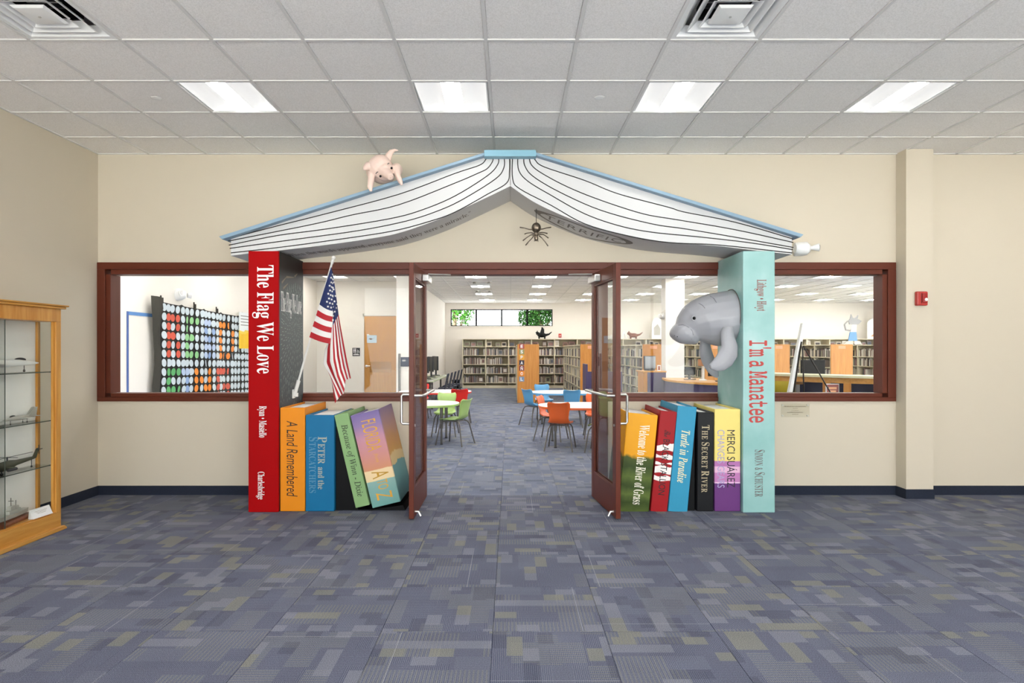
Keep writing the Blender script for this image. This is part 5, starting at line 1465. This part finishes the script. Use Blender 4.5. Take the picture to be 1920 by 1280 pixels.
# curved service desk: low purple part, high oak counter
def path_solid(path, inward, z0, z1, off0=0.0):
    o = [Vector(p) for p in path]; outer = []; inner = []
    for i, p in enumerate(o):
        d_ = (o[min(i + 1, len(o) - 1)] - o[max(i - 1, 0)]).normalized(); n_ = Vector((-d_.y, d_.x))
        outer.append(p - n_*off0); inner.append(p + n_*inward)
    rs = [[(a.x, a.y, z0), (b.x, b.y, z0), (b.x, b.y, z1), (a.x, a.y, z1)] for a, b in zip(outer, inner)]
    return MB().rings(rs)
low = smooth_curve([(3.50, 13.6), (3.40, 12.9), (3.48, 12.2), (3.75, 11.6), (4.2, 11.2), (4.85, 11.0)], 6)
ds = thing('service_desk', 'curved low service desk with purple front and oak rim below the manatee', 'desk', (0, 0, 0))
part('front_panel', path_solid(low, .04, 0, .86), M['purple'], ds); part('worktop', path_solid(low, .75, .86, .90, .05), M['oakh'], ds)
high = smooth_curve([(4.9, 12.1), (5.25, 11.55), (5.75, 11.0), (6.3, 10.55), (7.2, 10.2), (8.6, 10.0)], 6)
hd = thing('service_counter', 'curved high oak service counter with a pale cream top behind the right window', 'counter', (0, 0, 0))
part('countertop', path_solid(high, .55, 1.03, 1.07, .06), mat('cream_laminate', 'DCD9B4', .4), hd)
part('oak_apron', path_solid(high, .04, .93, 1.03, .0), M['oakh'], hd)
part('rear_wall', path_solid(high, .45, .0, 1.02, -.42), mat('dark_blue_panel', '2B3560', .5), hd)
n_ = len(high)
part('yellow_panel', path_solid(high[:9], .03, .0, .93, .0), mat('mustard_panel', 'C7B32C', .5), hd)
part('oak_panel', path_solid(high[19:], .05, .0, .93, .0), M['oakd'], hd)
for k in (12, 15): part('oak_post', path_solid(high[k:k + 2], .06, 0, .93), M['oakd'], hd)
sgn = thing('picture_sign', 'small framed reddish picture sign inside the oak counter', 'sign', PX(1560, 737, 10.85)); sgn.location.z = .80
part('sign_board', B(-.12, -.02, -.12, .12, 0, .12), M['grid'], sgn); part('sign_face', B(-.105, -.024, -.105, .105, -.02, .105), mat('brick_red_print', '8A4034', .5), sgn)
part('sign_print', B(-.07, -.026, .02, .07, -.024, .06).box(-.06, -.026, -.04, .06, -.024, .0), mat('peach_print', 'E0A070', .5), sgn)
sc_ = part('support', B(-.02, -.018, -.80, .02, 0, -.12), M['oakd'], sgn)
def monitor(x, y, z, a, label, s=1):
    mo = thing('computer_monitor', label, 'monitor', (x, y, z), (0, 0, R(a)))
    part('screen', B(-.24*s, -.02, .1, .24*s, .02, .1 + .3*s), M['black'], mo, bevel=.008); part('stand_neck', B(-.02, 0, .01, .02, .03, .14), M['dark'], mo); part('stand_foot', B(-.1, -.08, 0, .1, .08, .012), M['dark'], mo)
monitor(3.83, 12.75, .901, 20, 'black monitor on the low desk left of the manatee flipper', .55)
monitor(4.22, 12.0, .901, -15, 'large black monitor on the low desk below the manatee')
monitor(6.05, 11.95, .901, 10, 'wide black monitor behind the oak counter right of the easel', 1.1)
fd_ = thing('desk_return', 'oak staff worktop behind the high service counter', 'desk', (6.3, 12.2, 0)); part('worktop', B(-.75, -.55, .86, .6, .5, .9), M['oakh'], fd_); part('drawer_unit', B(.2, -.5, 0, .55, .4, .86), M['grid'], fd_); part('drawer_unit', B(-.7, -.5, 0, -.35, .4, .86), M['grid'], fd_)
oc_ = thing('office_chair', 'dark brown office chair back behind the counter left of the easel', 'chair', (5.15, 12.6, 0), (0, 0, R(-30)))
part('backrest', MB().rings([[(a*s_, y_, .98 + b*s_) for a, b in rounded(.24, .26, 20)] for y_, s_ in ((0, .9), (.03, 1), (.06, .9))]), mat('brown_leather', '4A332C', .5), oc_, smooth=True)
part('seat', B(-.24, .05, .48, .24, .5, .56), bpy.data.materials['brown_leather'], oc_, bevel=.03); part('pedestal', MB().tube([(0, .28, .05), (0, .28, .5)], .03, 8), M['dark'], oc_); part('back_bar', B(-.03, .06, .5, .03, .09, .95), M['dark'], oc_)
part('base_star', B(-.28, .25, .0, .28, .31, .06).box(-.03, 0, 0, .03, .56, .06), M['dark'], oc_)
pp_ = thing('desk_papers', 'small white papers and supplies on the low service desk', 'papers', (4.3, 11.45, .901))
part('paper_sheet', B(-.25, -.12, 0, .0, .08, .02), M['paper'], pp_); part('supply_box', B(.05, -.05, 0, .2, .08, .09), M['paper'], pp_); part('pen_cup', MB().lathe([(.035, 0), (.035, .1), (.03, .1), (.03, .01)], 10, (-.05, .15, 0)), M['dark'], pp_)
ls_ = thing('desk_lampshade', 'tan drum shade on a white stem standing on the low desk', 'lamp', (3.98, 12.35, .901))
part('stem', MB().tube([(0, 0, 0), (0, 0, .32)], .03, 10), M['white'], ls_, smooth=True); part('shade', MB().lathe([(.1, .30), (.1, .44), (.095, .44), (.095, .30)], 16), mat('tan_shade', 'B98560', .6), ls_, smooth=True); part('base', MB().lathe([(.08, 0), (.07, .02), (.03, .03)], 14), M['white'], ls_, smooth=True)

# easel with a white board seen edge-on
es = thing('display_easel', 'black tripod easel standing in front of the oak counter', 'easel', (4.35, 8.7, 0), (0, 0, R(-26.6)))
def EP(px, py, d=8.7): x, y, z = PX(px, py, d); return (x - 4.35, y - 8.7, z)
part('front_leg', MB().tube([EP(1504, 640), EP(1490, 742), (EP(1478, 800)[0] - .05, 0, .01)], .013, 8), M['darkmetal'], es, smooth=True)
part('rear_leg', MB().tube([EP(1507, 648), (.75, .3, .01)], .010, 8), M['darkmetal'], es, smooth=True)
part('rear_leg', MB().tube([EP(1506, 650), (-.05, .7, .01)], .010, 8), M['darkmetal'], es, smooth=True)
part('support_ledge', B(EP(1488, 742)[0] - .08, -.3, EP(1488, 748)[2], EP(1488, 742)[0] + .02, .3, EP(1488, 748)[2] + .03), M['darkmetal'], es)
eb_ = thing('presentation_board', 'white board leaning edge-on on the black easel', 'board', (4.35, 8.7, 0), (0, 0, R(-30)))
a_, b2_ = EP(1509, 607), EP(1487, 742)
part('board_panel', MB().add([(b2_[0] - .045, -.3, b2_[2]), (b2_[0] - .015, -.3, b2_[2]), (a_[0] + .0, -.3, a_[2]), (a_[0] - .03, -.3, a_[2]), (b2_[0] - .045, .3, b2_[2]), (b2_[0] - .015, .3, b2_[2]), (a_[0], .3, a_[2]), (a_[0] - .03, .3, a_[2])], [(0, 1, 2, 3), (4, 7, 6, 5), (0, 4, 5, 1), (1, 5, 6, 2), (2, 6, 7, 3), (3, 7, 4, 0)]), M['paper'], eb_)
